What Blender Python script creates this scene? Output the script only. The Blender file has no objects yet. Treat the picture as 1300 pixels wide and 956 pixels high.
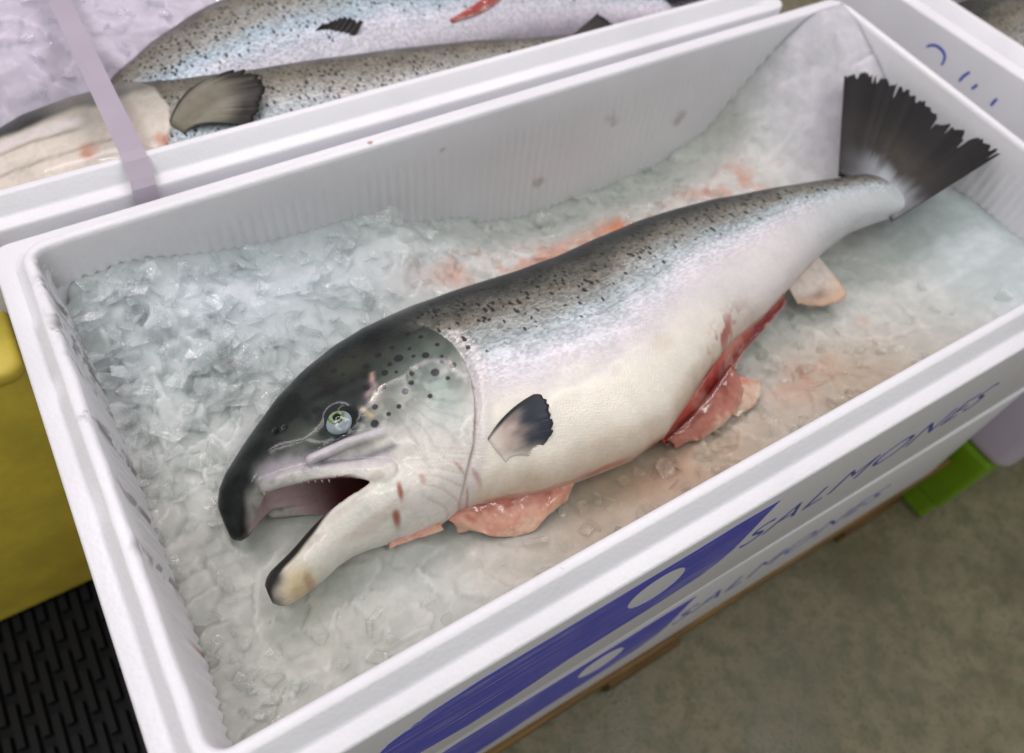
import bpy, bmesh, math, random
import numpy as np
from mathutils import Vector, Matrix, Euler

random.seed(7)
rng = np.random.default_rng(7)
S = bpy.context.scene
COL = S.collection
ZR = 0.515            # height of the fish box rim above the floor; the numbers below are measured from the rim

# ------------------------------------------------------------------ camera, world, lamps, exposure
cam_d = bpy.data.cameras.new('camera')
cam = bpy.data.objects.new('camera', cam_d)
COL.objects.link(cam)
r0 = (0.8548, -0.5090, 0.1012)
r1 = (-0.3664, -0.7301, -0.5768)
r2 = (0.3675, 0.4560, -0.8106)
cam.matrix_world = Matrix(((r0[0], -r1[0], -r2[0], 0.0510),
                           (r0[1], -r1[1], -r2[1], -0.0999),
                           (r0[2], -r1[2], -r2[2], 0.4223 + ZR),
                           (0, 0, 0, 1)))
cam_d.sensor_width = 36.0
cam_d.lens = 28.555
cam_d.shift_y = -45.0 / 1300.0
cam_d.clip_start = 0.01
cam_d.clip_end = 100
cam_d.dof.use_dof = True
cam_d.dof.focus_distance = 0.475
cam_d.dof.aperture_fstop = 5.6
S.camera = cam

w = bpy.data.worlds.new('World')
S.world = w
w.use_nodes = True
bg = w.node_tree.nodes['Background']
bg.inputs[0].default_value = (0.93, 0.91, 0.92, 1)
bg.inputs[1].default_value = 0.36


def area(name, loc, target, sx, sy, power, col):
    d = bpy.data.lights.new(name, 'AREA')
    d.shape = 'RECTANGLE'
    d.size = sx
    d.size_y = sy
    d.energy = power
    d.color = col
    o = bpy.data.objects.new(name, d)
    o.location = loc
    o.rotation_euler = (Vector(target) - Vector(loc)).to_track_quat('-Z', 'Y').to_euler()
    COL.objects.link(o)
    return o


def bulb(name, loc, power, col, rad=0.05):
    d = bpy.data.lights.new(name, 'POINT')
    d.energy = power
    d.color = col
    d.shadow_soft_size = rad
    o = bpy.data.objects.new(name, d)
    o.location = loc
    COL.objects.link(o)


# fluorescent tubes over the stalls: a cool one on the near side, two pinkish ones over the far row
area('near_light', (-0.55, -0.05, ZR + 1.9), (0.25, 0.15, ZR), 1.5, 0.09, 9.5, (0.97, 1.0, 0.96))
area('near_light', (0.95, -0.55, ZR + 2.1), (0.35, 0.15, ZR), 1.5, 0.09, 9.0, (0.98, 1.0, 0.94))  # second near light, added to brighten the front wall of the boxes
area('row_tube', (-0.2, 1.25, ZR + 2.1), (0.3, 0.3, ZR), 1.5, 0.09, 13, (1.0, 0.87, 0.97))
area('row_tube', (1.2, 1.2, ZR + 2.1), (0.3, 0.3, ZR), 1.5, 0.09, 13, (1.0, 0.87, 0.97))
bulb('hall_bulb_a', (0.15, 1.25, ZR + 1.7), 4.5, (1.0, 0.86, 0.68), 0.018)
bulb('hall_bulb_b', (0.75, 1.05, ZR + 1.8), 4.5, (1.0, 0.86, 0.68), 0.018)
bulb('hall_bulb_c', (-0.35, 0.75, ZR + 1.7), 4.0, (1.0, 0.95, 0.88), 0.018)

S.view_settings.view_transform = 'Standard'
S.view_settings.look = 'None'
S.view_settings.exposure = 0.14
S.view_settings.gamma = 1.0
S.render.engine = 'CYCLES'
S.cycles.use_denoising = True
S.cycles.max_bounces = 10
S.cycles.transmission_bounces = 8
S.cycles.sample_clamp_indirect = 6


# ------------------------------------------------------------------ helpers
def lin(r, g, b):
    f = lambda c: (c / 255 / 12.92) if c / 255 <= 0.04045 else ((c / 255 + 0.055) / 1.055) ** 2.4
    return (f(r), f(g), f(b))


class NT:
    """short hand for building a node material"""
    def __init__(s, name):
        s.m = bpy.data.materials.new(name)
        s.m.use_nodes = True
        s.t = s.m.node_tree
        s.b = s.t.nodes['Principled BSDF']
        s.out = s.t.nodes['Material Output']

    def n(s, typ, **kw):
        nd = s.t.nodes.new(typ)
        for k, v in kw.items():
            setattr(nd, k, v)
        return nd

    def put(s, inp, v):
        if isinstance(v, bpy.types.NodeSocket):
            s.t.links.new(v, inp)
        else:
            if isinstance(v, (tuple, list)) and len(v) == 3 and inp.type == 'RGBA':
                v = (*v, 1)
            inp.default_value = v

    def set(s, **kw):
        for k, v in kw.items():
            s.put(s.b.inputs[k.replace('_', ' ')], v)
        return s

    def math(s, op, a, b=0.0, c=None, clamp=False):
        nd = s.n('ShaderNodeMath', operation=op, use_clamp=clamp)
        s.put(nd.inputs[0], a)
        s.put(nd.inputs[1], b)
        if c is not None:
            s.put(nd.inputs[2], c)
        return nd.outputs[0]

    def mix(s, f, a, b, mode='MIX'):
        nd = s.n('ShaderNodeMix', data_type='RGBA', blend_type=mode)
        s.put(nd.inputs[0], f)
        s.put(nd.inputs[6], a)
        s.put(nd.inputs[7], b)
        return nd.outputs[2]

    def coord(s, scale=(1, 1, 1), attr=None):
        if attr:
            v = s.n('ShaderNodeAttribute', attribute_name=attr).outputs['Vector']
        else:
            v = s.n('ShaderNodeTexCoord').outputs['Object']
        mp = s.n('ShaderNodeMapping')
        mp.inputs['Scale'].default_value = scale
        s.t.links.new(v, mp.inputs[0])
        return mp.outputs[0]

    def noise(s, vec, scale, detail=4, rough=0.6):
        nd = s.n('ShaderNodeTexNoise')
        s.t.links.new(vec, nd.inputs['Vector'])
        nd.inputs['Scale'].default_value = scale
        nd.inputs['Detail'].default_value = detail
        nd.inputs['Roughness'].default_value = rough
        return nd.outputs['Fac']

    def voro(s, vec, scale, feature='F1', out='Distance', rand=1.0):
        nd = s.n('ShaderNodeTexVoronoi', feature=feature)
        s.t.links.new(vec, nd.inputs['Vector'])
        nd.inputs['Scale'].default_value = scale
        nd.inputs['Randomness'].default_value = rand
        return nd.outputs[out]

    def ramp(s, f, lo, hi, a=0.0, b=1.0):
        nd = s.n('ShaderNodeMapRange', interpolation_type='SMOOTHSTEP')
        s.put(nd.inputs[0], f)
        for i, v in enumerate((lo, hi, a, b)):
            nd.inputs[i + 1].default_value = v
        return nd.outputs[0]

    def bump(s, h, strength=0.3, dist=0.001, prev=None):
        nd = s.n('ShaderNodeBump')
        s.put(nd.inputs['Strength'], strength)
        nd.inputs['Distance'].default_value = dist
        s.put(nd.inputs['Height'], h)
        if prev is not None:
            s.put(nd.inputs['Normal'], prev)
        return nd.outputs[0]

    def attr(s, name, out='Fac'):
        return s.n('ShaderNodeAttribute', attribute_name=name).outputs[out]

    def spots(s, vec, pts, soft=0.0008):
        """union of small round marks at the listed (x, y, r)"""
        acc = None
        for (x, y, r) in pts:
            d = s.n('ShaderNodeVectorMath', operation='DISTANCE')
            s.t.links.new(vec, d.inputs[0])
            d.inputs[1].default_value = (x, y, 0)
            v = s.math('SUBTRACT', d.outputs['Value'], r)
            acc = v if acc is None else s.math('MINIMUM', acc, v)
        return s.ramp(acc, -soft, soft, 1, 0)

    def flat(s, vec):
        nd = s.n('ShaderNodeVectorMath', operation='MULTIPLY')
        s.t.links.new(vec, nd.inputs[0])
        nd.inputs[1].default_value = (1, 1, 0)
        return nd.outputs[0]


def mesh_obj(name, verts, faces, mat, parent=None, base=(0, 0, 0), smooth=True, attrs=None):
    """verts in rim coordinates; base is the thing's origin in rim coordinates"""
    me = bpy.data.meshes.new(name)
    V = np.asarray(verts, dtype=np.float64) - np.asarray(base)
    me.from_pydata([tuple(v) for v in V], [], [tuple(int(i) for i in f) for f in faces])
    me.materials.append(mat)
    if smooth:
        me.polygons.foreach_set('use_smooth', [True] * len(me.polygons))
    for k, a in (attrs or {}).items():
        a = np.asarray(a, dtype=np.float32)
        if a.ndim == 1:
            at = me.attributes.new(k, 'FLOAT', 'POINT')
            at.data.foreach_set('value', a.ravel())
        else:
            at = me.attributes.new(k, 'FLOAT_VECTOR', 'POINT')
            at.data.foreach_set('vector', a.ravel())
    me.update()
    o = bpy.data.objects.new(name, me)
    COL.objects.link(o)
    if parent is not None:
        o.parent = parent
    else:
        o.location = (base[0], base[1], base[2] + ZR)
    return o


def bm_obj(name, bm, mat, parent=None, base=(0, 0, 0), smooth=False):
    bmesh.ops.translate(bm, verts=bm.verts, vec=[-c for c in base])
    me = bpy.data.meshes.new(name)
    bm.to_mesh(me)
    bm.free()
    me.materials.append(mat)
    if smooth:
        me.polygons.foreach_set('use_smooth', [True] * len(me.polygons))
    o = bpy.data.objects.new(name, me)
    COL.objects.link(o)
    if parent is not None:
        o.parent = parent
    else:
        o.location = (base[0], base[1], base[2] + ZR)
    return o


def thing(name, label, cat, base, rz=0.0, group=None):
    o = bpy.data.objects.new(name, None)
    o.empty_display_size = 0.05
    COL.objects.link(o)
    o.location = (base[0], base[1], base[2] + ZR)
    o.rotation_euler = (0, 0, rz)
    return tag(o, label, cat, group)


def tag(o, label, cat, group=None, kind=None):
    if label:
        o['label'] = label
    if cat:
        o['category'] = cat
    if group:
        o['group'] = group
    if kind:
        o['kind'] = kind
    return o


def add_box(bm, x0, x1, y0, y1, z0, z1, bev=0.0):
    r = bmesh.ops.create_cube(bm, size=1.0)
    for v in r['verts']:
        v.co = Vector(((x0 + x1) / 2 + v.co.x * (x1 - x0), (y0 + y1) / 2 + v.co.y * (y1 - y0), (z0 + z1) / 2 + v.co.z * (z1 - z0)))
    if bev:
        es = list({e for v in r['verts'] for e in v.link_edges})
        bmesh.ops.bevel(bm, geom=es, offset=bev, segments=2, affect='EDGES', profile=0.5)


def copy_thing(src, name=None):
    c = src.copy()
    COL.objects.link(c)
    for ch in src.children:
        d = ch.copy()
        COL.objects.link(d)
        d.parent = c
        for g in ch.children:
            e = g.copy()
            COL.objects.link(e)
            e.parent = d
    return c


def sstep(a, b, x):
    t = np.clip((x - a) / (b - a), 0, 1)
    return t * t * (3 - 2 * t)


_lat = rng.random((64, 64, 16)).astype(np.float32)


def vnoise(x, y, z=0.0):
    """smooth value noise, numpy arrays"""
    x, y, z = np.broadcast_arrays(np.asarray(x, float), np.asarray(y, float), np.asarray(z, float))
    xi, yi, zi = np.floor(x).astype(int), np.floor(y).astype(int), np.floor(z).astype(int)
    fx, fy, fz = x - xi, y - yi, z - zi
    fx, fy, fz = [f * f * (3 - 2 * f) for f in (fx, fy, fz)]
    out = 0
    for dx in (0, 1):
        for dy in (0, 1):
            for dz in (0, 1):
                wgt = (fx if dx else 1 - fx) * (fy if dy else 1 - fy) * (fz if dz else 1 - fz)
                out = out + wgt * _lat[(xi + dx) % 64, (yi + dy) % 64, (zi + dz) % 16]
    return out


def surface_net(F, lo, h):
    """iso surface F = 0 (inside negative) as quads"""
    nx, ny, nz = F.shape
    ins = F < 0
    cnt = np.zeros((nx - 1, ny - 1, nz - 1), np.int8)
    for i in (0, 1):
        for j in (0, 1):
            for k in (0, 1):
                cnt += ins[i:nx - 1 + i, j:ny - 1 + j, k:nz - 1 + k]
    act = (cnt > 0) & (cnt < 8)
    I, J, K = np.nonzero(act)
    vid = -np.ones(act.shape, np.int64)
    vid[I, J, K] = np.arange(len(I))
    cs = [(i, j, k) for i in (0, 1) for j in (0, 1) for k in (0, 1)]
    val = {c: F[I + c[0], J + c[1], K + c[2]] for c in cs}
    acc = np.zeros((len(I), 3))
    num = np.zeros(len(I))
    for a in cs:
        for ax in range(3):
            if a[ax] == 1:
                continue
            b = list(a)
            b[ax] = 1
            b = tuple(b)
            va, vb = val[a], val[b]
            msk = (va < 0) != (vb < 0)
            t = np.where(msk, va / np.where(msk, va - vb, 1), 0)
            p = np.array(a, float)[None, :].repeat(len(I), 0)
            p[:, ax] += t
            acc += p * msk[:, None]
            num += msk
    V = (np.stack([I, J, K], 1) + acc / num[:, None]) * h + np.array(lo)
    faces = []
    for ax in range(3):
        sl0 = [slice(1, -1)] * 3
        sl1 = [slice(1, -1)] * 3
        sl0[ax] = slice(0, -1)
        sl1[ax] = slice(1, None)
        A, B = ins[tuple(sl0)], ins[tuple(sl1)]
        P = np.argwhere(A != B)
        off = np.array([1, 1, 1])
        off[ax] = 0
        P = P + off
        s = ins[P[:, 0], P[:, 1], P[:, 2]]
        o1, o2 = [(1, 2), (2, 0), (0, 1)][ax]
        e1 = np.zeros(3, int)
        e1[o1] = 1
        e2 = np.zeros(3, int)
        e2[o2] = 1
        q = [P - e1 - e2, P - e2, P, P - e1]
        ids = np.stack([vid[c[:, 0], c[:, 1], c[:, 2]] for c in q], 1)
        ids[~s] = ids[~s][:, ::-1]
        faces.append(ids)
    return V, np.concatenate(faces)


def relax(V, Q, it=2, lam=0.5):
    e = np.concatenate([Q[:, [0, 1]], Q[:, [1, 2]], Q[:, [2, 3]], Q[:, [3, 0]]])
    n = len(V)
    deg = np.bincount(e.ravel(), minlength=n)[:, None]
    for k in range(it):
        for l in (lam, -lam * 1.04):
            s = np.zeros_like(V)
            for c in range(3):
                s[:, c] = np.bincount(e[:, 0], V[e[:, 1], c], n) + np.bincount(e[:, 1], V[e[:, 0], c], n)
            V = V + l * (s / deg - V)
    return V


# ------------------------------------------------------------------ materials
def eps_material(name, dirt):
    m = NT(name)
    v = m.coord()
    bead = m.voro(v, 330)
    big = m.noise(v, 6, 5)
    fine = m.noise(v, 60, 4)
    col = m.mix(m.ramp(big, 0.35, 0.75), lin(232, 232, 236), lin(222, 222, 226))
    speck = m.math('MULTIPLY', m.ramp(m.noise(v, 190, 3, 0.7), 0.70, 0.78), m.ramp(m.noise(v, 14, 3), 0.52, 0.66))
    col = m.mix(m.math('MULTIPLY', speck, 0.35), col, lin(120, 105, 88))
    if dirt:
        # grime that clings to the left rim, blood flecks, tide marks of the melt water
        flat = m.flat(v)
        marks = [(0.004, 0.300, .004), (0.003, 0.285, .005), (0.008, 0.262, .005), (-0.003, 0.268, .004), (0.004, 0.247, .004), (0.006, 0.330, .006), (0.002, 0.205, .006), (0.005, 0.16, .005), (.004, .115, .004), (.0045, .312, .007), (.0045, .274, .007)]
        g = m.math('MULTIPLY', m.spots(flat, marks, 0.006), m.ramp(fine, 0.44, 0.56))
        col = m.mix(m.math('MULTIPLY', g, 0.8), col, lin(70, 62, 52))
        red = m.spots(flat, [(0.008, 0.079, .0022), (0.004, 0.074, .001), (0.24, 0.3445, .002), (0.006, 0.094, .001)], 0.0012)
        col = m.mix(m.math('MULTIPLY', red, 0.75), col, lin(160, 70, 40))
        wall = []
        for (x_, y_, z_, r_) in ((.470, .336, .150, .004), (.478, .336, .142, .003), (.300, .337, .172, .002), (.560, .336, .120, .005), (.732, .300, .150, .003), (.733, .180, .165, .0025), (.400, .336, .100, .004)):
            d_ = m.n('ShaderNodeVectorMath', operation='DISTANCE')
            m.t.links.new(v, d_.inputs[0])
            d_.inputs[1].default_value = (x_, y_, z_)
            wall.append(m.ramp(d_.outputs['Value'], r_ * .6, r_ * 2.4, 1, 0))
        acc_ = wall[0]
        for q_ in wall[1:]:
            acc_ = m.math('MAXIMUM', acc_, q_)
        rust = m.math('MULTIPLY', acc_, m.ramp(fine, 0.38, 0.62))
        col = m.mix(m.math('MULTIPLY', rust, 0.55), col, lin(140, 112, 92))
        ve = m.coord((1, 1, 1))
        back = m.n('ShaderNodeSeparateXYZ')
        m.t.links.new(ve, back.inputs[0])
        low = m.ramp(back.outputs[2], -0.02, -0.13)
        inside = m.math('MULTIPLY', m.ramp(back.outputs[1], -0.004, 0.004), m.ramp(back.outputs[1], 0.347, 0.341))
        tide = m.math('MULTIPLY', m.math('MULTIPLY', low, inside), m.ramp(m.noise(v, 18, 5), 0.4, 0.7))
        col = m.mix(m.math('MULTIPLY', tide, 0.25), col, lin(190, 165, 140))
    m.set(Base_Color=col, Roughness=m.ramp(big, 0.3, 0.7, 0.30, 0.5), Subsurface_Weight=0.12, Subsurface_Scale=0.01)
    m.b.inputs['Subsurface Radius'].default_value = (1, 1, 1)
    m.b.inputs['Specular IOR Level'].default_value = 0.42
    b1 = m.bump(bead, 0.35, 0.0005)
    m.set(Normal=m.bump(fine, 0.25, 0.0007, b1))
    return m.m


EPS = eps_material('expanded_polystyrene', False)
EPS_D = eps_material('used_polystyrene', True)


def plain(name, col, rough=0.5, nscale=20, amt=0.25, bumpd=0.0004, **kw):
    m = NT(name)
    v = m.coord()
    n = m.noise(v, nscale, 6, 0.65)
    dark = tuple(c * (1 - amt) for c in col)
    m.set(Base_Color=m.mix(m.ramp(n, 0.3, 0.7), dark, col), Roughness=rough, **kw)
    m.set(Normal=m.bump(m.noise(v, nscale * 12, 4), 0.3, bumpd))
    return m.m


def ink_material():
    m = NT('blue_print_ink')
    v = m.coord((4, 420, 1))
    st = m.noise(v, 1.0, 3, 0.55)
    v2 = m.coord((1, 1, 1))
    st2 = m.noise(v2, 30, 4)
    f = m.math('MULTIPLY', m.ramp(m.math('ADD', st, m.math('MULTIPLY', st2, 0.25)), 0.68, 0.78), 0.6)
    col = m.mix(m.noise(v2, 50), lin(62, 64, 196), lin(80, 84, 214))
    m.set(Base_Color=m.mix(f, col, lin(215, 215, 225)), Roughness=0.4)
    return m.m


INK = ink_material()
PEN = plain('blue_marker', lin(70, 90, 190), 0.4)
TEXTINK = plain('faded_text_ink', lin(78, 86, 180), 0.5, 60, 0.3)


def floor_material():
    m = NT('stained_concrete')
    v = m.coord()
    a = m.noise(v, 7, 8, 0.7)
    b = m.noise(v, 42, 6, 0.7)
    c = m.noise(v, 220, 3, 0.6)
    col = m.mix(m.ramp(a, 0.3, 0.7), lin(106, 99, 76), lin(138, 129, 103))
    col = m.mix(m.math('MULTIPLY', m.ramp(b, 0.42, 0.66), 0.85), col, lin(96, 97, 72))
    col = m.mix(m.math('MULTIPLY', m.ramp(c, 0.55, 0.7), 0.6), col, lin(58, 60, 50))
    m.set(Base_Color=col, Roughness=m.ramp(a, 0.3, 0.7, 0.22, 0.6), Normal=m.bump(c, 0.4, 0.001))
    return m.m


def wood_material():
    m = NT('wet_pallet_wood')
    v = m.coord((3, 40, 40))
    g = m.noise(v, 2.2, 8, 0.7)
    col = m.mix(m.ramp(g, 0.3, 0.7), lin(84, 60, 30), lin(140, 108, 56))
    m.set(Base_Color=col, Roughness=0.7, Normal=m.bump(g, 0.4, 0.001))
    return m.m


WOOD = wood_material()
LILAC = plain('lilac_plastic', lin(205, 196, 212), 0.35, 8, 0.08)
GREEN = plain('green_plastic', lin(120, 165, 12), 0.35, 14, 0.25)
YELLOW = plain('yellow_plastic', lin(236, 212, 80), 0.5, 16, 0.25)
BLACK = plain('black_plastic', lin(12, 12, 18), 0.8, 25, 0.4)
STRAP = plain('grey_strap', lin(176, 166, 180), 0.3, 12, 0.08)

# ------------------------------------------------------------------ the setting
bm = bmesh.new()
bmesh.ops.create_grid(bm, x_segments=2, y_segments=2, size=6)
for v in bm.verts:
    v.co.z = -ZR
fl = bm_obj('floor', bm, floor_material(), None, (0, 0, -ZR))
tag(fl, 'stained grey-green concrete floor', None, kind='structure')
for ch in ():
    pass


# ------------------------------------------------------------------ polystyrene boxes
BX, BY = 0.74, 0.34
PITCH = 0.185
RINGS = [(-.0100, -.1745, 0), (-.0090, -.1690, 1), (-.0050, -.11, 1), (-.0030, -.06, 1), (-.0018, -.034, 1), (-.0012, -.025, 0), (-.0006, -.004, 0), (.0004, -.0012, 0), (.002, 0, 0), (.006, 0, 0), (.0072, -.0008, 0),
         (.0135, -.0110, 0), (.0146, -.0122, 0), (.016, -.0125, 0), (.0240, -.0125, 0), (.0254, -.0133, 0), (.0258, -.015, 0), (.0258, -.1935, 0), (.0250, -.1970, 0), (.0155, -.1970, 0), (.0148, -.1835, 0)]


def box_mesh(name, wear):
    prm = []
    NLg, NSh, NC = 260, 130, 7
    rad0 = 0.010
    segs = []
    # straight sides and corner arcs, anticlockwise from the lower left corner
    cs = [(BX - 0, 0, -90), (BX, BY, 0), (0, BY, 90), (0, 0, 180)]
    verts, faces = [], []
    for ri, (o, z, rip) in enumerate(RINGS):
        r = max(rad0 + o, 0.004) if o < .014 else 0.012
        ring = []
        corners = [(BX + o - r, -o + r, -90), (BX + o - r, BY + o - r, 0), (-o + r, BY + o - r, 90), (-o + r, -o + r, 180)]
        arc = []
        for (cx, cy, a0) in corners:
            arc.append([(cx + r * math.cos(math.radians(a0 + 90 * k / NC)), cy + r * math.sin(math.radians(a0 + 90 * k / NC)), math.cos(math.radians(a0 + 90 * k / NC)), math.sin(math.radians(a0 + 90 * k / NC)), 0) for k in range(NC + 1)])
        for c in range(4):
            pa = arc[(c - 1) % 4][-1]
            pb = arc[c][0]
            n = NLg if c in (0, 2) else NSh
            for k in range(1, n):
                t = k / n
                px, py = pa[0] + (pb[0] - pa[0]) * t, pa[1] + (pb[1] - pa[1]) * t
                ring.append((px, py, pb[2], pb[3], 1))
            ring.extend(arc[c])
        for (x, y, nx, ny, st) in ring:
            if rip and st:
                s = x if abs(ny) > 0.5 else y
                a = 0.0011 * math.cos(2 * math.pi * s / 0.0085)
                x -= nx * a
                y -= ny * a
            if wear and ri in (5, 6, 7, 8, 9, 10, 11) and x < 0.02 and y > 0.02:
                # the left rim is dented and chipped
                k = float(vnoise(y * 60, ri * 0.6 + 3, 2)) - 0.5
                x += 0.0009 * k * (1 if ri < 9 else 0.5)
                z2 = z - max(0, float(vnoise(y * 34, 7.3, 1)) - 0.62) * 0.005
            else:
                z2 = z
            verts.append((x, y, z2))
    n = len(ring)
    for r in range(len(RINGS) - 1):
        for k in range(n):
            a, b = r * n + k, r * n + (k + 1) % n
            faces.append((a, b, b + n, a + n))
    faces.append(tuple(range(n))[::1])
    faces.append(tuple(range((len(RINGS) - 1) * n, len(RINGS) * n))[::-1])
    return verts, faces


def logo_mesh():
    cu = bpy.data.curves.new('logo', 'CURVE')
    cu.dimensions = '2D'
    cu.fill_mode = 'BOTH'
    out = [(.347, -.0335), (.3445, -.052), (.343, -.075), (.339, -.105), (.331, -.122), (.318, -.132), (.285, -.1385), (.2436, -.1400), (.205, -.1430), (.185, -.150), (.165, -.157), (.13, -.160), (.09, -.150), (.065, -.12), (.06, -.09), (.075, -.06), (.10, -.042), (.13, -.0345), (.2, -.034), (.275, -.0335), (.31, -.031)]
    hole = [(.262 + .0235 * math.cos(a), -.078 + .028 * math.sin(a) + 0.25 * .0235 * math.cos(a) * -1) for a in [2 * math.pi * k / 28 for k in range(28)]]
    for pts in (out, hole):
        sp = cu.splines.new('POLY')
        sp.points.add(len(pts) - 1)
        for p, q in zip(sp.points, pts):
            p.co = (q[0], q[1], 0, 1)
        sp.use_cyclic_u = True
    cu.extrude = 0.0002
    return cu


def curve_to_mesh(cu, name):
    o = bpy.data.objects.new(name, cu)
    COL.objects.link(o)
    dg = bpy.context.evaluated_depsgraph_get()
    dg.update()
    me = bpy.data.meshes.new_from_object(o.evaluated_get(dg))
    me.name = name
    bpy.data.objects.remove(o)
    return me


def text_mesh(s, size, name, thin=-0.0006, shear=0.0):
    cu = bpy.data.curves.new(name, 'FONT')
    cu.body = s
    cu.size = size
    cu.extrude = 0.0002
    cu.offset = thin
    cu.shear = shear
    cu.space_character = 1.06
    return curve_to_mesh(cu, name)


WALL_ROT = Euler((math.pi / 2, 0, 0))
LOGO = curve_to_mesh(logo_mesh(), 'printed_fish')
LOGO.materials.append(INK)
WORD = text_mesh('SALMONES', 0.052, 'printed_word', -0.0007, 0.15)
WORD.materials.append(TEXTINK)
bv, bf = box_mesh('shell', True)
bv2, bf2 = box_mesh('shell', False)


def fish_box(label, base_xy, level, rz, used):
    base = (base_xy[0] + 0.0, base_xy[1], -0.197 - level)
    t = thing('fish_box', label, 'box', base, rz, 'white polystyrene fish boxes')
    vv = np.array(bv if used else bv2)
    vv[:, 2] += 0.197
    o = mesh_obj('shell', vv, bf if used else bf2, EPS_D if used else EPS, t)
    # object coordinates of the material are measured from the box corner
    for nm, me, loc in (('printed_fish', LOGO, (0, -.0259, .197)), ('printed_word', WORD, (.345, -.0259, .197 - .120))):
        p = bpy.data.objects.new(nm, me)
        COL.objects.link(p)
        p.parent = t
        p.location = loc
        p.rotation_euler = WALL_ROT
    return t


main_box = fish_box('open white box holding the whole salmon, with blue fish print', (0, 0), 0, 0, True)
low_box = fish_box('white box underneath the salmon box, standing on the wooden pallet', (0, 0.0018), PITCH, math.radians(-0.35), False)
BACK = (-0.06, 0.4045)
back_box = fish_box('white box behind the salmon box, two fish inside and a strap across', BACK, 0, math.radians(-0.4), False)
RIGHT = (0.883, 0.045)
right_box = fish_box('white box beyond the tail, blue handwriting on its end wall', RIGHT, 0, math.radians(4.8), False)


def stroke(pts, wdt, z):
    """a flat pen stroke as a ribbon"""
    P = np.array(pts, float)
    V, F = [], []
    for i, p in enumerate(P):
        d = P[min(i + 1, len(P) - 1)] - P[max(i - 1, 0)]
        d = d / (np.linalg.norm(d) + 1e-9)
        nrm = np.array([-d[1], d[0]])
        ww = wdt * (0.6 + 0.4 * math.sin(math.pi * (i + 0.5) / len(P)))
        for s in (-1, 1):
            V.append((*(p + nrm * ww * s / 2), z))
    for i in range(len(P) - 1):
        F.append((2 * i, 2 * i + 1, 2 * i + 3, 2 * i + 2))
    return V, F


# handwriting on the end wall of the right hand box: a curl like a 2 and three dashes, as (y, z) on that wall
hand_strokes = [[(.2445, -.0394), (.2430, -.0366), (.2395, -.0338), (.2349, -.0324), (.2300, -.0328), (.2255, -.0342), (.2225, -.0370), (.2210, -.0415), (.2209, -.0460)],
                [(.1965, -.0495), (.1954, -.0425), (.1925, -.0355)], [(.1812, -.0485), (.1790, -.0415)], [(.1560, -.0515), (.1558, -.0470), (.1550, -.0420)]]
for st in hand_strokes:
    V, F = stroke(st, 0.0032, 0)
    mesh_obj('pen_stroke', [(-0.0260, a, b + 0.197) for (a, b, c) in V], F, PEN, right_box, smooth=False)

# ------------------------------------------------------------------ what the boxes stand on, and what stands beside them
pal = thing('wooden_pallet', 'brown wet wooden pallet under the stacked white boxes', 'pallet', (0.37, 0.17, -ZR))
PB = (0.37, 0.17, -ZR)
zt = -0.197 - PITCH - 0.001
for k in range(7):
    y0 = -0.0305 + k * 0.125
    bm = bmesh.new()
    add_box(bm, -0.035, 0.795, y0, y0 + 0.095, zt - 0.018, zt, 0.002)
    bm_obj('deck_board', bm, WOOD, pal, PB)
for k, x0 in enumerate((-0.03, 0.33, 0.69)):
    bm = bmesh.new()
    add_box(bm, x0, x0 + 0.09, -0.022, 0.80, zt - 0.104, zt - 0.0185, 0.002)
    bm_obj('stringer', bm, WOOD, pal, PB)
    bm = bmesh.new()
    add_box(bm, x0 - 0.005, x0 + 0.095, -0.028, 0.80, -ZR + 0.001, zt - 0.1045, 0.002)
    bm_obj('foot_board', bm, WOOD, pal, PB)


def tub(name, label, cat, x0, x1, y0, y1, z0, z1, mat, rad=0.02, lip=0.006):
    """a rounded plastic tub: body and a rolled rim"""
    base = ((x0 + x1) / 2, (y0 + y1) / 2, z0)
    t = thing(name, label, cat, base)

    def ring(o, z, r):
        pts = []
        for (cx, cy, a0) in ((x1 + o - r, y0 - o + r, -90), (x1 + o - r, y1 + o - r, 0), (x0 - o + r, y1 + o - r, 90), (x0 - o + r, y0 - o + r, 180)):
            for k in range(9):
                a = math.radians(a0 + 90 * k / 8)
                pts.append((cx + r * math.cos(a), cy + r * math.sin(a), z))
        return pts

    def loft(rs, nm, cap0=True, cap1=True):
        V = [p for r in rs for p in r]
        n = len(rs[0])
        F = []
        for i in range(len(rs) - 1):
            for k in range(n):
                a, b = i * n + k, i * n + (k + 1) % n
                F.append((a, b, b + n, a + n))
        if cap0:
            F.append(tuple(range(n))[::-1])
        if cap1:
            F.append(tuple(range((len(rs) - 1) * n, len(rs) * n)))
        return mesh_obj(nm, V, F, mat, t, base)
    b = [ring(-0.014, z0, rad * 0.6), ring(-0.005, z0 + 0.003, rad * 0.9), ring(-0.001, z0 + 0.010, rad), ring(0, z0 + 0.018, rad), ring(0, z1 - 0.012, rad), ring(-0.0005, z1 - 0.004, rad)]
    loft(b, 'tub_body', True, False)
    r = [ring(0, z1 - 0.012, rad), ring(lip, z1 - 0.011, rad + lip), ring(lip, z1 - 0.003, rad + lip), ring(lip - 0.002, z1, rad + lip), ring(-0.004, z1 + 0.0005, rad), ring(-0.010, z1 + 0.001, rad)]
    loft(r, 'tub_rim', False, True)
    return t


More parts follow.
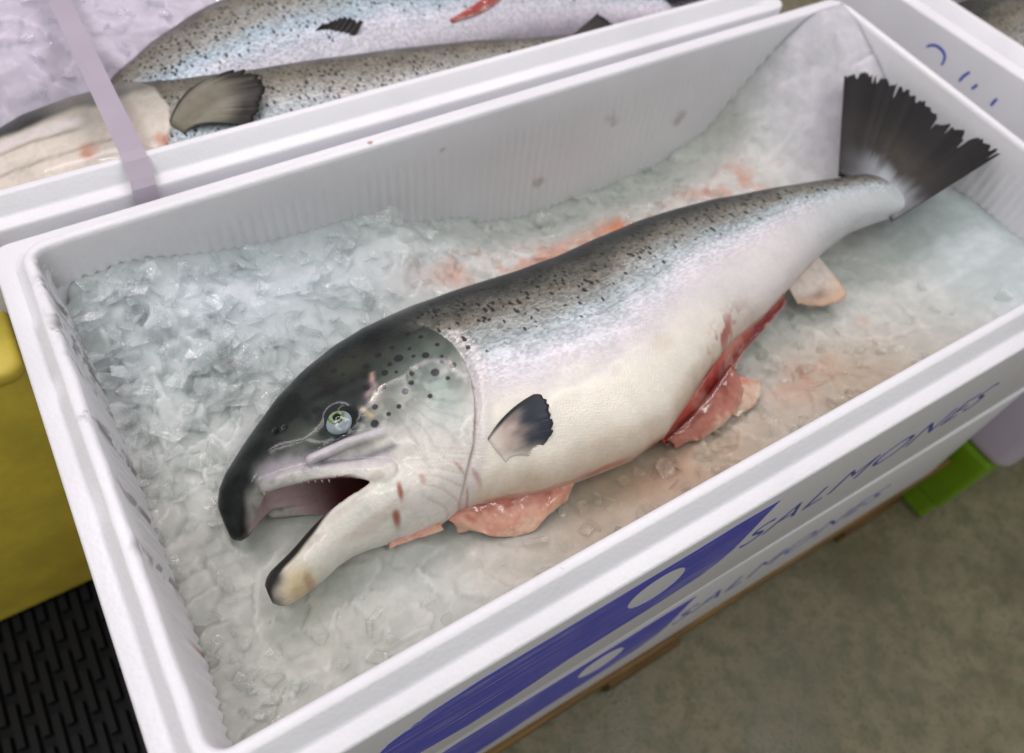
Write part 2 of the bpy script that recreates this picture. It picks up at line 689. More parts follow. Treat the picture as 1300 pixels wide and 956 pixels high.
tub('plastic_tub', 'pale lilac plastic tub standing on the bright green crate', 'tub', 0.802, 1.35, -0.072, 0.30, -0.355, -0.2, LILAC, 0.016, 0.002)
gc = thing('plastic_crate', 'bright green plastic crate on the floor under the lilac tub', 'crate', (1.07, 0.12, -ZR))
GB = (1.07, 0.12, -ZR)
bm = bmesh.new()
add_box(bm, 0.806, 1.34, -0.057, 0.29, -ZR + 0.002, -0.47, 0.006)
bm_obj('crate_body', bm, GREEN, gc, GB)
bm = bmesh.new()
add_box(bm, 0.802, 1.344, -0.061, 0.294, -0.4695, -0.3555, 0.005)
bm_obj('crate_rim', bm, GREEN, gc, GB)
tub('plastic_tub', 'mustard yellow plastic tub left of the salmon box', 'tub', -0.62, -0.041, 0.322, 0.80, -0.452, -0.086, YELLOW, 0.010, 0.001)

# black slotted plastic pallet under the yellow tub
bp = thing('plastic_pallet', 'black slotted plastic pallet beneath the yellow tub', 'pallet', (-0.35, 0.35, -ZR))
QB = (-0.35, 0.35, -ZR)
bm = bmesh.new()
add_box(bm, -0.70, -0.042, -0.35, 0.85, -ZR + 0.002, -0.4625)
bm_obj('base_slab', bm, BLACK, bp, QB)
bm = bmesh.new()
nxs = 60
for i in range(nxs):
    x0 = -0.70 + i * 0.0108
    for j in range(22):
        yy = -0.35 + j * 0.055 + (0.0275 if i % 2 else 0)
        add_box(bm, x0, x0 + 0.0066, yy, yy + 0.043, -0.4622, -0.4535)
o = bm_obj('tread_rib', bm, BLACK, bp, QB)
o['kind'] = 'stuff'

# strap across the back box
SX = 0.0815
path = [(SX - .004, 0.3726, -0.17), (SX - .003, 0.3728, -0.02), (SX - .002, 0.3745, -0.0085), (SX - .001, 0.379, -0.0045), (SX, 0.392, 0.0022), (SX, 0.402, 0.0030), (SX, 0.55, -0.0005), (SX, 0.70, 0.0015), (SX, 0.745, 0.003), (SX + .001, 0.772, -0.010), (SX + .001, 0.7735, -0.17)]
V, F = [], []
for (x, y, z) in path:
    V += [(x - .0083, y, z), (x + .0083, y, z)]
V2 = [(x, y + (-.0006 if z < -.01 else 0), z + .0007) for (x, y, z) in V]
n = len(V)
for i in range(len(path) - 1):
    a = 2 * i
    F += [(a, a + 1, a + 3, a + 2), (n + a, n + a + 2, n + a + 3, n + a + 1), (a, a + 2, n + a + 2, n + a), (a + 1, n + a + 1, n + a + 3, a + 3)]
st = mesh_obj('packing_strap', V + V2, F, STRAP, None, (SX, 0.373, -0.17), smooth=False)
tag(st, 'flat grey-lilac packing strap pulled across the box of two fish', 'strap')


# ------------------------------------------------------------------ fish
def skin_material(name, headspots, spot_scale):
    m = NT(name)
    rc = m.attr('rc', 'Vector')
    col = m.attr('col', 'Color')
    vv = m.attr('dv')
    head = m.attr('head')
    # scale rows: fine cells that break the colour and the sheen
    mp = m.n('ShaderNodeMapping')
    mp.inputs['Rotation'].default_value = (0, 0, 0.5)
    mp.inputs['Scale'].default_value = (0.8, 1.25, 0.2)
    m.t.links.new(rc, mp.inputs[0])
    sc = m.n('ShaderNodeTexVoronoi', feature='F1')
    m.t.links.new(mp.outputs[0], sc.inputs['Vector'])
    sc.inputs['Scale'].default_value = 520
    sc.inputs['Randomness'].default_value = 0.55
    body = m.math('SUBTRACT', 1.0, head)
    scol = m.n('ShaderNodeSeparateColor')
    m.t.links.new(sc.outputs['Color'], scol.inputs[0])
    mid = m.math('MULTIPLY', m.ramp(vv, 0.25, 0.62, 0.07, 1.0), body)
    br = m.math('MULTIPLY_ADD', scol.outputs[0], 1.0, 0.5)
    tint = m.n('ShaderNodeCombineColor')
    for i in range(3):
        m.t.links.new(br, tint.inputs[i])
    col = m.mix(m.math('MULTIPLY', mid, 0.75), col, m.mix(1.0, col, tint.outputs[0], 'MULTIPLY'))
    # body spots: slanting dark flecks, dense along the back, sparse on the flank
    mp2 = m.n('ShaderNodeMapping')
    mp2.inputs['Rotation'].default_value = (0, 0, -0.62)
    mp2.inputs['Scale'].default_value = (1.25, 0.72, 0.35)
    m.t.links.new(rc, mp2.inputs[0])
    wob = m.n('ShaderNodeTexNoise')
    m.t.links.new(rc, wob.inputs['Vector'])
    wob.inputs['Scale'].default_value = 260
    add = m.n('ShaderNodeVectorMath', operation='MULTIPLY_ADD')
    m.t.links.new(wob.outputs['Color'], add.inputs[0])
    add.inputs[1].default_value = (0.004, 0.004, 0.0)
    m.t.links.new(mp2.outputs[0], add.inputs[2])
    sp = m.n('ShaderNodeTexVoronoi', feature='F1')
    m.t.links.new(add.outputs[0], sp.inputs['Vector'])
    sp.inputs['Scale'].default_value = spot_scale
    scc = m.n('ShaderNodeSeparateColor')
    m.t.links.new(sp.outputs['Color'], scc.inputs[0])
    dens = m.ramp(vv, 0.44, 0.74, 0.0, 0.92)
    on = m.math('LESS_THAN', scc.outputs[0], dens)
    size = m.math('MULTIPLY_ADD', scc.outputs[1], 0.20, 0.19)
    spot = m.ramp(m.math('SUBTRACT', sp.outputs['Distance'], size), -0.05, 0.05, 1, 0)
    spot = m.math('MULTIPLY', m.math('MULTIPLY', spot, on), body)
    col = m.mix(m.math('MULTIPLY', spot, 0.93), col, (0.010, 0.013, 0.014, 1))
    if headspots:
        # the round spots of the gill cover and cheek
        big = m.spots(m.flat(rc), headspots, 0.0006)
        col = m.mix(m.math('MULTIPLY', big, 0.92), col, (0.016, 0.012, 0.020, 1))
    n1 = m.noise(rc, 45, 5, 0.6)
    col = m.mix(m.math('MULTIPLY', m.ramp(n1, 0.35, 0.7), 0.22), col, m.mix(1.0, col, (0.55, 0.6, 0.6, 1), 'MULTIPLY'))
    mott = m.math('MULTIPLY', m.math('MULTIPLY', m.ramp(m.noise(rc, 130, 6, 0.7), 0.42, 0.66), head), 0.26)
    col = m.mix(mott, col, m.mix(1.0, col, (0.52, 0.56, 0.52, 1), 'MULTIPLY'))
    sil = m.attr('sil')
    m.set(Base_Color=col, Roughness=m.math('MULTIPLY_ADD', n1, 0.2, 0.26), Metallic=m.math('MULTIPLY', sil, 0.30), Specular_IOR_Level=m.math('MULTIPLY_ADD', head, -0.22, 0.35),
          Subsurface_Weight=0.08, Subsurface_Scale=0.006, Coat_Weight=m.math('MULTIPLY_ADD', head, 0.12, 0.16), Coat_Roughness=0.115)
    bh = m.math('MULTIPLY', sc.outputs['Distance'], body)
    b1 = m.bump(bh, 0.5, 0.0005)
    wet = m.noise(rc, 90, 4, 0.6)
    fine_ = m.math('ADD', m.noise(rc, 380, 5, 0.7), m.math('MULTIPLY', m.noise(rc, 130, 3, 0.6), 0.35))
    m.set(Normal=m.bump(fine_, m.math('MULTIPLY_ADD', head, 0.6, 0.15), 0.0009, m.bump(wet, m.math('MULTIPLY_ADD', head, -0.12, 0.18), 0.0007, b1)))
    return m.m


HS = [(0.1787, 0.1720), (0.1944, 0.1643), (0.1937, 0.1494), (0.2060, 0.1480), (0.1690, 0.1826), (0.1582, 0.1782), (0.1660, 0.1663), (0.1462, 0.1723), (0.1535, 0.1707), (0.1334, 0.1758), (0.1512, 0.1623), (0.1605, 0.1573), (0.1711, 0.1470), (0.1772, 0.1508), (0.1806, 0.1566), (0.1870, 0.1584), (0.1875, 0.1679), (0.1499, 0.1468), (0.1630, 0.1396), (0.1552, 0.1382), (0.1450, 0.1369), (0.1177, 0.1647), (0.0894, 0.1575), (0.1394, 0.1878), (0.1793, 0.1830), (0.1832, 0.1362), (0.2011, 0.1544), (0.1881, 0.1750), (0.1556, 0.1921), (0.1334, 0.1660), (0.1716, 0.1706), (0.1986, 0.1414), (0.1726, 0.1628)]
HR = [2.5, 2.0, 2.3, 1.8, 1.9, 1.9, 1.9, 1.6, 1.4, 1.8, 1.7, 1.9, 1.8, 1.5, 1.5, 1.2, 1.1, 1.6, 1.3, 1.2, 2.1, 2.2, 2.2, 2.0, 1.3, 1.3, 1.2, 1.1, 1.5, 1.1, 1.3, 1.2, 1.0]
SKIN = skin_material('wet_salmon_skin', [(x, y, r * 0.00125) for (x, y), r in zip(HS, HR)] + [(.150, .200, .0018), (.163, .199, .0014), (.171, .192, .0019), (.182, .193, .0016), (.193, .188, .0021), (.199, .180, .0018), (.205, .168, .0015), (.122, .186, .0016), (.112, .177, .0013), (.128, .198, .0015), (.203, .158, .0014), (.143, .181, .0013)], 195)
SKIN_B = skin_material('wet_fish_skin', None, 215)


def fin_material():
    m = NT('wet_fin')
    rc = m.attr('rc', 'Vector')
    ray = m.attr('ray')
    col = m.attr('col', 'Color')
    n = m.noise(rc, 120, 4)
    st = m.n('ShaderNodeMath', operation='SINE')
    m.put(st.inputs[0], m.math('MULTIPLY', ray, 6.2832))
    line = m.ramp(st.outputs[0], -0.6, 0.9)
    c2 = m.mix(m.math('MULTIPLY', line, m.math('MULTIPLY', m.noise(rc, 60, 3), 0.34)), col, m.mix(1.0, col, (0.45, 0.45, 0.48, 1), 'MULTIPLY'))
    c2 = m.mix(m.math('MULTIPLY', m.ramp(n, 0.4, 0.7), 0.3), c2, m.mix(1.0, c2, (0.55, 0.5, 0.5, 1), 'MULTIPLY'))
    m.set(Base_Color=c2, Roughness=0.42, Specular_IOR_Level=0.25, Coat_Weight=0.12, Coat_Roughness=0.2, Subsurface_Weight=0.05, Subsurface_Scale=0.003,
          Normal=m.bump(st.outputs[0], 0.18, 0.0004))
    return m.m


FIN = fin_material()


def flesh_material():
    m = NT('raw_flesh')
    rc = m.attr('rc', 'Vector')
    col = m.attr('col', 'Color')
    a = m.noise(rc, 110, 6, 0.65)
    b = m.noise(rc, 35, 4, 0.6)
    c = m.mix(m.ramp(a, 0.42, 0.68), col, m.mix(1.0, col, (0.84, 0.68, 0.64, 1), 'MULTIPLY'))
    c = m.mix(m.math('MULTIPLY', m.ramp(b, 0.52, 0.7), 0.35), c, lin(226, 190, 172))
    m.set(Base_Color=c, Roughness=0.24, Coat_Weight=0.6, Coat_Roughness=0.06, Subsurface_Weight=0.25, Subsurface_Scale=0.006, Normal=m.bump(a, 0.3, 0.0010))
    m.b.inputs['Subsurface Radius'].default_value = (1, 0.4, 0.3)
    return m.m


FLESH = flesh_material()

# outline of the big salmon seen from the side (measured along x)
DX = [.040, .0415, .0435, .047, .054, .0645, .0807, .1019, .1161, .1289, .1513, .1745, .1966, .2162, .2415, .2669, .2997, .3347, .3728, .4108, .4476, .4838, .5179, .5526, .5885, .6196, .640]
DY = [.1400, .1470, .1530, .1600, .1682, .1756, .1872, .2022, .2097, .2156, .2242, .2288, .2300, .2309, .2297, .2270, .2240, .2225, .2235, .2225, .2183, .2119, .2018, .1912, .1812, .1745, .1700]
VX = [.040, .0415, .0435, .047, .052, .058, .064, .072, .085, .100, .117, .130, .142, .150, .1626, .175, .187, .2059, .232, .2622, .299, .3294, .3586, .3906, .422, .4562, .4836, .5169, .5428, .5733, .5986, .6216, .640]
VY = [.1380, .1290, .1255, .1235, .1245, .1290, .1335, .1370, .1330, .1260, .1150, .106, .096, .087, .0785, .0785, .0760, .0700, .0615, .0580, .0535, 0.0570, .0700, .0850, .0960, .1020, .1100, .1200, .1270, .1315, .1280, .1235, .1250]
MX, MZ = [.03, .3, .4, .5, .58, .63, .68, .745], [-.070, -.066, -.060, -.050, -.041, -.036, -.027, -.010]
TX = [.040, .0415, .0435, .047, .054, .0645, .08, .10, .12, .14, .16, .2, .25, .3, .4, .5, .58, .615, .64]
TT = [.002, .0065, .0095, .0130, .0170, .0225, .0290, .0340, .0385, .0415, .0440, .048, .050, .049, .043, .031, .019, .0125, .0015]
GX = [(.0600, .1600), (.0685, .1635), (.0821, .179), (.098, .194), (.117, .2052), (.135, .2118), (.150, .2145), (.165, .2140), (.176, .2115), (.188, .2060), (.200, .200)]   # (y, x) of the gill cover's edge
f_d = lambda x: np.interp(x, DX, DY)
f_v = lambda x: np.interp(x, VX, VY)
f_m = lambda x: np.interp(x, MX, MZ)
f_t = lambda x: np.interp(x, TX, TT)
f_g = lambda y: np.interp(y, [g[0] for g in GX], [g[1] for g in GX])

JX = [.0485, .0495, .0515, .055, .060, .067, .075, .085, .093, .104, .115, .128, .140, .152, .165, .18]
JY = [.0835, .0838, .084, .0843, .0848, .0865, .0890, .0930, .0970, .1005, .1015, .1005, .0985, .0965, .095, .096]
JRY = [.002, .0055, .0085, .0110, .0122, .0128, .0135, .0145, .0155, .0170, .0185, .0195, .0195, .0185, .0165, .012]
JRZ = [.002, .0060, .0085, .0110, .0130, .0155, .0180, .0205, .0230, .0265, .0300, .0335, .0355, .036, .034, .026]


def smin(a, b, k):
    h = np.clip(0.5 + 0.5 * (b - a) / k, 0, 1)
    return b * (1 - h) + a * h - k * h * (1 - h)


def smax(a, b, k):
    return -smin(-a, -b, k)


def thick(X, Y):
    """half thickness incl. gill cover relief"""
    T = f_t(X)
    d = f_g(Y) - X
    on = ((Y > 0.066) & (Y < 0.195))
    rel = np.where(d > 0, 0.0036 * np.exp(-np.abs(d) / 0.022), -0.0028 * np.exp(-(np.abs(d) / 0.0045) ** 2))
    # second, softer ridge: the cheek plate in front of the gill cover
    d2 = (0.172 + 0.25 * (Y - 0.13)) - X
    rel2 = np.where(d2 > 0, 0.0006 * np.exp(-np.abs(d2) / 0.010), 0) * (Y > 0.10) * (Y < 0.16)
    fade = sstep(0.062, 0.075, Y) * sstep(0.202, 0.185, Y)
    # folds of the gill membrane below the cover
    ang = (Y - 0.066) * 1.0 + (X - 0.165) * 0.55
    fold = 0.0006 * np.sin(ang / 0.0062 * 6.283) * np.exp(-((X - 0.172) / 0.016) ** 2) * sstep(0.112, 0.095, Y)
    return T + (rel + fold) * fade + rel2


def body_f(X, Y, Z):
    d, v, m = f_d(X), f_v(X), f_m(X)
    yc, W = (d + v) / 2, (d - v) / 2
    T = thick(X, Y)
    # fuller towards the belly, keener along the back
    k = (Y - yc) / W
    T = T * (1 + 0.05 * (-k)) 
    q = np.abs(k) ** 2.25 + np.abs((Z - m) / T) ** 2.15
    return (q ** 0.46 - 1) * np.minimum(W, f_t(X))


def fish_field(X, Y, Z):
    F = body_f(X, Y, Z)
    return F


H = 0.0012
lo = (0.034, 0.046, -0.125)
nx, ny, nz = int((0.645 - lo[0]) / H) + 1, int((0.240 - lo[1]) / H) + 1, int((-0.008 - lo[2]) / H) + 1
gx = (lo[0] + H * np.arange(nx))[:, None, None]
gy = (lo[1] + H * np.arange(ny))[None, :, None]
gz = (lo[2] + H * np.arange(nz))[None, None, :]
F = np.where(gx < .0415, 0.01, body_f(gx, gy, gz)).astype(np.float32)
nh = int((0.190 - lo[0]) / H)
hx = gx[:nh]
m_h = f_m(hx)
# lower jaw
jy, jry, jrz = np.interp(hx, JX, JY), np.interp(hx, JX, JRY), np.interp(hx, JX, JRZ)
FJ = (np.sqrt(((gy - jy) / jry) ** 2 + ((gz - m_h) / jrz) ** 2) - 1) * np.minimum(jry, jrz)
FJ = np.where((hx < .0485), 0.02, FJ)
# maxilla: a flat bone that ends in a round paddle behind the mouth corner
ax_, ay_ = np.array([.072, .085, .10, .115, .128, .138]), np.array([.1405, .1375, .1325, .1235, .1155, .1085])
FM = None
for i in range(5):
    a = np.array([ax_[i], ay_[i]])
    b = np.array([ax_[i + 1], ay_[i + 1]])
    ab = b - a
    t = np.clip(((hx - a[0]) * ab[0] + (gy - a[1]) * ab[1]) / (ab @ ab), 0, 1)
    rr = (0.0042 + 0.0007 * (i + t))
    dd = np.sqrt((hx - a[0] - t * ab[0]) ** 2 + (gy - a[1] - t * ab[1]) ** 2) / rr
    zz = (np.abs(gz - m_h) - (np.interp(hx, TX, TT) * np.where(hx < 0.1, 0.76, 0.76 + (hx - 0.1) * 2.2))) / 0.0046
    f = (np.sqrt(dd ** 2 + zz ** 2) - 1) * 0.0048
    FM = f if FM is None else np.minimum(FM, f)
Fh = F[:nh]
Fh = smin(Fh, FJ, 0.006)
for (a, b) in (((.1015, .1370), (.125, .1350)), ((.125, .1350), (.147, .1300))):
    a, b = np.array(a), np.array(b)
    ab = b - a
    t = np.clip(((hx - a[0]) * ab[0] + (gy - a[1]) * ab[1]) / (ab @ ab), 0, 1)
    dd = np.sqrt((hx - a[0] - t * ab[0]) ** 2 + (gy - a[1] - t * ab[1]) ** 2) / .0034
    zz = (np.abs(gz - m_h) - np.interp(hx, [.10, .125, .15], [.0322, .0376, .0404])) / 0.0035
    FM = np.minimum(FM, (np.sqrt(dd ** 2 + zz ** 2) - 1) * 0.0028)
Fh = smin(Fh, FM, 0.0016)
# the mouth: hollow the palate and the floor between the jaw bones
cx_ = [.046, .052, .060, .070, .085, .10, .12, .14, .16, .175, .182]
cy_ = [.120, .121, .122, .1235, .121, .118, .114, .111, .108, .106, .105]
cry = [.0005, .0035, .0095, .0175, .0190, .0185, .0165, .0135, .0105, .006, .0005]
crz = [.0005, .0050, .0105, .0170, .0230, .0275, .0315, .0320, .0270, .016, .0005]
jl, jly = [.055, .065, .08, .10, .12, .15, .17], [.0975, .0995, .1065, .1145, .117, .115, .112]
qy, qry, qrz = np.interp(hx, cx_, cy_), np.interp(hx, cx_, cry), np.interp(hx, cx_, crz)
FC = (np.sqrt(np.abs((gy - qy) / qry) ** 2.4 + np.abs((gz - m_h) / qrz) ** 2.4) - 1) * np.minimum(qry, qrz)
ly = np.interp(hx, jl, jly)
lry = np.interp(hx, [.055, .062, .07, .085, .12, .15, .165], [.0002, .002, .0055, .009, .012, .012, .001])
lrz = np.interp(hx, [.055, .062, .07, .085, .12, .15, .165], [.0002, .004, .0090, .0145, .024, .026, .001])
FL = (np.sqrt(((gy - ly) / lry) ** 2 + ((gz - m_h) / lrz) ** 2) - 1) * np.minimum(lry, lrz)
FCAV = np.minimum(FC, FL)
Fh = smax(Fh, -FCAV, 0.0012)
# tongue
tx = np.clip((hx - 0.088) / (0.15 - 0.088), 0, 1)
FT = (np.sqrt(((gy - (0.1000 + 0.006 * tx)) / (0.0055 + .003 * tx)) ** 2 + ((gz - m_h) / (0.009 + 0.006 * tx)) ** 2 + (np.where(hx < 0.092, (0.092 - hx) / 0.008, 0)) ** 2) - 1) * 0.006
FT = np.where((hx > 0.165) | (hx < 0.078), 0.02, FT)
Fh = smin(Fh, FT, 0.001)
# eye socket and nostril
def surf_z(x, y):
    d, v, m = f_d(x), f_v(x), f_m(x)
    yc, W = (d + v) / 2, (d - v) / 2
    k = (y - yc) / W
    T = thick(np.asarray(x), np.asarray(y)) * (1 - 0.05 * k)
    return m + T * np.clip(1 - np.abs(k) ** 2.25, 0, 1) ** (1 / 2.15)


EYE = (0.1273, 0.1514)
ez = float(surf_z(*EYE))
de = np.sqrt((hx - EYE[0]) ** 2 + (gy - EYE[1]) ** 2 + (gz - ez - 0.0085) ** 2) - 0.0106
Fh = smax(Fh, -de, 0.0030)
NOS = (0.0909, 0.1660)
for kk, (px, py, pr) in enumerate(((NOS[0], NOS[1], .0016), (NOS[0] + .006, NOS[1] - .001, .0013))):
    dn = np.sqrt((hx - px) ** 2 + (gy - py) ** 2 + ((gz - float(surf_z(px, py))) * 0.6) ** 2) - pr
    Fh = smax(Fh, -dn, 0.0006)
F[:nh] = Fh
V, Q = surface_net(F, lo, H)
V = relax(V, Q, 3, 0.5)
hm0 = sstep(.225, .19, V[:, 0]) * (V[:, 2] > f_m(V[:, 0]))
V[:, 2] += hm0 * (.0016 * (vnoise(V[:, 0] * 48, V[:, 1] * 48, 3) - .5))
V[:, 2] += (1 - hm0) * .0022 * (vnoise(V[:, 0] * 26, V[:, 1] * 34, 4) - .5)
# ----- skin colours (albedo) per vertex
x, y, z = V[:, 0], V[:, 1], V[:, 2]
d, v, m = f_d(x), f_v(x), f_m(x)
dv = np.clip((y - v) / (d - v), 0, 1)
# the darkness of the back wraps over the keel
stops = [(0.0, lin(205, 190, 170)), (0.10, lin(240, 234, 220)), (0.24, lin(240, 234, 222)), (0.33, lin(222, 215, 216)), (0.43, lin(212, 212, 218)), (0.52, lin(172, 184, 187)), (0.60, lin(148, 153, 150)),
         (0.68, lin(130, 126, 115)), (0.76, lin(92, 91, 84)), (0.84, lin(56, 58, 55)), (0.92, lin(37, 40, 40)), (1.0, lin(28, 31, 33))]
sx_ = [s[0] for s in stops]
n_w = vnoise(x * 55, y * 90, z * 40) - 0.5
dvn = np.clip(dv + 0.07 * n_w + 0.03 * (vnoise(x * 160, y * 230, 3) - 0.5), 0, 1)
# the lateral line is a thin darker thread
# towards the tail the dark back narrows
dvn2 = np.clip(dvn - 0.08 * sstep(0.38, 0.6, x) * sstep(0.6, 0.9, dvn), 0, 1)
bodyc = np.stack([np.interp(dvn2, sx_, [s[1][c] for s in stops]) for c in range(3)], 1)
rear = (sstep(.34, .44, x + .25 * (dv - .2)) * sstep(.45, .28, dv))[:, None] * .8
bodyc = bodyc * (1 - rear) + np.array(lin(218, 212, 215)) * rear
tailc = (sstep(.46, .58, x) * sstep(.62, .40, dv))[:, None]
bodyc = bodyc * (1 - .75 * tailc) + np.array(lin(176, 186, 188)) * .75 * tailc
# head
dark_line = np.interp(x, [.04, .052, .060, .070, .085, .10, .115, .13, .145, .153, .165, .18, .20, .215], [.10, .118, .136, .1475, .1470, .1430, .1395, .1395, .145, .156, .166, .171, .173, .174])
hw = .0090 + .016 * sstep(.135, .175, x)
hb = sstep(-1, 1.15, (y - dark_line + 0.010 * n_w + .006 * (vnoise(x * 150, y * 150, 6) - .5)) / hw)
hc_dark = np.array(lin(13, 15, 15))
hc_top = np.array(lin(28, 34, 32))
hc_mid = np.array(lin(106, 117, 106))
hc_low = np.array(lin(226, 222, 214))
lowt = sstep(0.110, 0.164, y)[:, None]
cheek = hc_low * (1 - lowt) + hc_mid * lowt
teal = (np.exp(-(((x - .188) / .016) ** 2 + ((y - .133) / .022) ** 2)))[:, None]  # teal-white sheen of the gill cover, painted into the cheek colour
cheek = cheek * (1 - 0.6 * teal) + np.array(lin(172, 196, 190)) * 0.6 * teal
topmix = sstep(.163, .200, y + 0.25 * (x - .12))[:, None]
topc = hc_top * (1 - topmix) + hc_dark * topmix
# grey-green patch round and under the eye
ep = np.exp(-(((x - .112) / .018) ** 2 + ((y - .150) / .010) ** 2))[:, None]
topc = topc * (1 - 0.55 * ep) + np.array(lin(78, 82, 72)) * 0.55 * ep
snout = sstep(0.078, 0.058, x)[:, None]
topc = topc * (1 - 0.6 * snout) + np.array(lin(18, 20, 20)) * 0.6 * snout
big_n = .6 * vnoise(x * 75, y * 75, 11) + .4 * vnoise(x * 190, y * 190, 12)
topc = topc * (.55 + 1.3 * sstep(.35, .75, big_n))[:, None]
olive = np.exp(-(((x - .150) / .022) ** 2 + ((y - .186) / .012) ** 2))[:, None] * .45
topc = topc * (1 - olive) + np.array(lin(74, 78, 66)) * olive
cloud = sstep(.46, .70, .5 * vnoise(x * 95, y * 95, 14) + .5 * vnoise(x * 260, y * 260, 15)) * sstep(.115, .140, y) * .55
cheek = cheek * (1 - cloud[:, None]) + np.array(lin(92, 98, 96)) * cloud[:, None]
white_p = np.exp(-(((x - .176) / .012) ** 2 + ((y - .128) / .012) ** 2))[:, None] * .5  # brighter white part of the gill cover sheen, painted in as well
cheek = cheek * (1 - white_p) + np.array(lin(222, 222, 218)) * white_p
rayl = sstep(.55, 1.0, np.sin(np.arctan2(y - .158, x - .158) * 34 + 3 * vnoise(x * 120, y * 120, 3))) * sstep(.012, .024, np.hypot(x - .158, y - .158)) * sstep(.075, .045, np.hypot(x - .158, y - .158)) * (x > .158) * .22
cheek = cheek * (1 - rayl[:, None]) + np.array(lin(120, 126, 124)) * rayl[:, None]
memb = sstep(.60, .98, np.sin((y + .55 * x) / .0058 * 6.283 + 2 * vnoise(x * 90, y * 90, 4))) * sstep(.112, .096, y) * sstep(.148, .160, x) * .28
cheek = cheek * (1 - memb[:, None]) + np.array(lin(182, 140, 124)) * memb[:, None]
hc = cheek * (1 - hb[:, None]) + topc * hb[:, None]
# black ring of the eye and the dark band that runs from it under the cheek
rr_e = np.hypot(x - .1273, y - .1514)
ringe = sstep(.0165, .0110, rr_e)
bandd = np.exp(-((y - np.interp(x, [.09, .105, .12, .135, .147], [.1450, .1420, .1405, .1435, .1520])) / .0036) ** 2) * sstep(.088, .100, x) * sstep(.152, .143, x)
kk = np.clip(ringe * .75 + bandd * .9, 0, 1)[:, None]
hc = hc * (1 - kk) + np.array(lin(17, 30, 28)) * kk
# iridescent flecks behind the eye
for (ax0, ay0, ax1, ay1, wd, cc, st_) in ((.1425, .1495, .1455, .1425, .0016, (200, 184, 140), .8), (.1560, .1640, .1590, .1700, .0016, (216, 176, 164), .7), (.1490, .1570, .1570, .1610, .0018, (190, 160, 168), .6), (.1500, .1500, .1600, .1500, .004, (140, 132, 128), .5)):
    tq = np.clip(((x - ax0) * (ax1 - ax0) + (y - ay0) * (ay1 - ay0)) / ((ax1 - ax0) ** 2 + (ay1 - ay0) ** 2), 0, 1)
    kq = (np.exp(-(np.hypot(x - ax0 - tq * (ax1 - ax0), y - ay0 - tq * (ay1 - ay0)) / wd) ** 2) * st_ * np.clip(.3 + 1.2 * vnoise(x * 420, y * 420, 2), 0, 1))[:, None]
    hc = hc * (1 - kq) + np.array(lin(*cc)) * kq
# pale purple-white upper lip and silver maxilla
lip = np.exp(-((y - np.interp(x, [.065, .08, .10, .12, .142], [.143, .1440, .1375, .1265, .113])) / .0065) ** 2) * sstep(.064, .078, x) * sstep(.150, .142, x) * (z > m + 0.008)
lip = lip * np.clip(.55 + .7 * vnoise(x * 200, y * 300, 4), 0, 1)
hc = hc * (1 - 0.75 * lip[:, None]) + np.array(lin(196, 188, 196)) * 0.75 * lip[:, None]
grv = np.exp(-((y - np.interp(x, [.100, .112, .130, .150], [.1345, .1300, .1235, .1190])) / .0022) ** 2) * sstep(.100, .108, x) * sstep(.156, .148, x)
hc = hc * (1 - .75 * grv[:, None]) + np.array(lin(112, 112, 124)) * .75 * grv[:, None]
blade = np.exp(-((y - np.interp(x, [.1015, .125, .147], [.1375, .1350, .1300])) / .0026) ** 2) * sstep(.099, .104, x) * sstep(.152, .146, x)
hc = hc * (1 - .85 * blade[:, None]) + np.array(lin(206, 202, 210)) * .85 * blade[:, None]
# lower jaw: white skin, dark rim and dark, yellowish tip
jawm = sstep(.150, .135, x) * (y < np.interp(x, [.04, .06, .08, .10, .112, .125, .15], [.112, .109, .112, .1200, .1200, .1130, .106]))
jc = np.tile(np.array(lin(226, 224, 214)), (len(x), 1))
jtop = np.interp(x, JX, np.array(JY) + np.array(JRY))
rim = sstep(.26, .48, (y - np.interp(x, JX, JY)) / np.interp(x, JX, JRY) + 0.35 * n_w) * sstep(.126, .110, x)
tip = sstep(.066, .053, x - 0.55 * (y - .085) + .012 * (big_n - .5))
yel = np.exp(-(((x - .066) / .012) ** 2 + ((y - .078) / .010) ** 2)) * np.clip(.3 + 1.3 * big_n, 0, 1.2)
smear = sstep(.56, .78, vnoise(x * 60 + 4, y * 150, 9)) * .35
jc = jc * (1 - smear[:, None]) + np.array(lin(196, 172, 158)) * smear[:, None]
jc = jc * (1 - 0.75 * yel[:, None]) + np.array(lin(182, 158, 92)) * 0.75 * yel[:, None]
dk = np.clip(rim + tip, 0, 1)[:, None]
jc = jc * (1 - dk) + np.array(lin(40, 38, 36)) * dk
hc = hc * (1 - jawm[:, None]) + jc * jawm[:, None]
# inside of the mouth
hi = np.clip((x - lo[0]) / H, 0, nh - 1.001)
ins_r = np.full(len(x), 1.0)
msk = x < 0.188
qx = x[msk]
e1 = np.sqrt(np.abs((y[msk] - np.interp(qx, cx_, cy_)) / np.interp(qx, cx_, cry)) ** 2.4 + np.abs((z[msk] - m[msk]) / np.interp(qx, cx_, crz)) ** 2.4)
e2 = np.sqrt(((y[msk] - np.interp(qx, jl, jly)) / np.interp(qx, [.055, .062, .07, .085, .12, .15, .165], [.0002, .002, .0055, .009, .012, .012, .001])) ** 2
             + ((z[msk] - m[msk]) / np.interp(qx, [.055, .062, .07, .085, .12, .15, .165], [.0002, .004, .0090, .0145, .024, .026, .001])) ** 2)
inm = np.zeros(len(x))
inm[msk] = np.clip(sstep(1.12, 1.02, np.minimum(e1, e2)), 0, 1)
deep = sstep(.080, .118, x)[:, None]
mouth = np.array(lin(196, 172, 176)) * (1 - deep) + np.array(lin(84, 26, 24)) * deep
floor_m = sstep(.110, .100, y)[:, None]
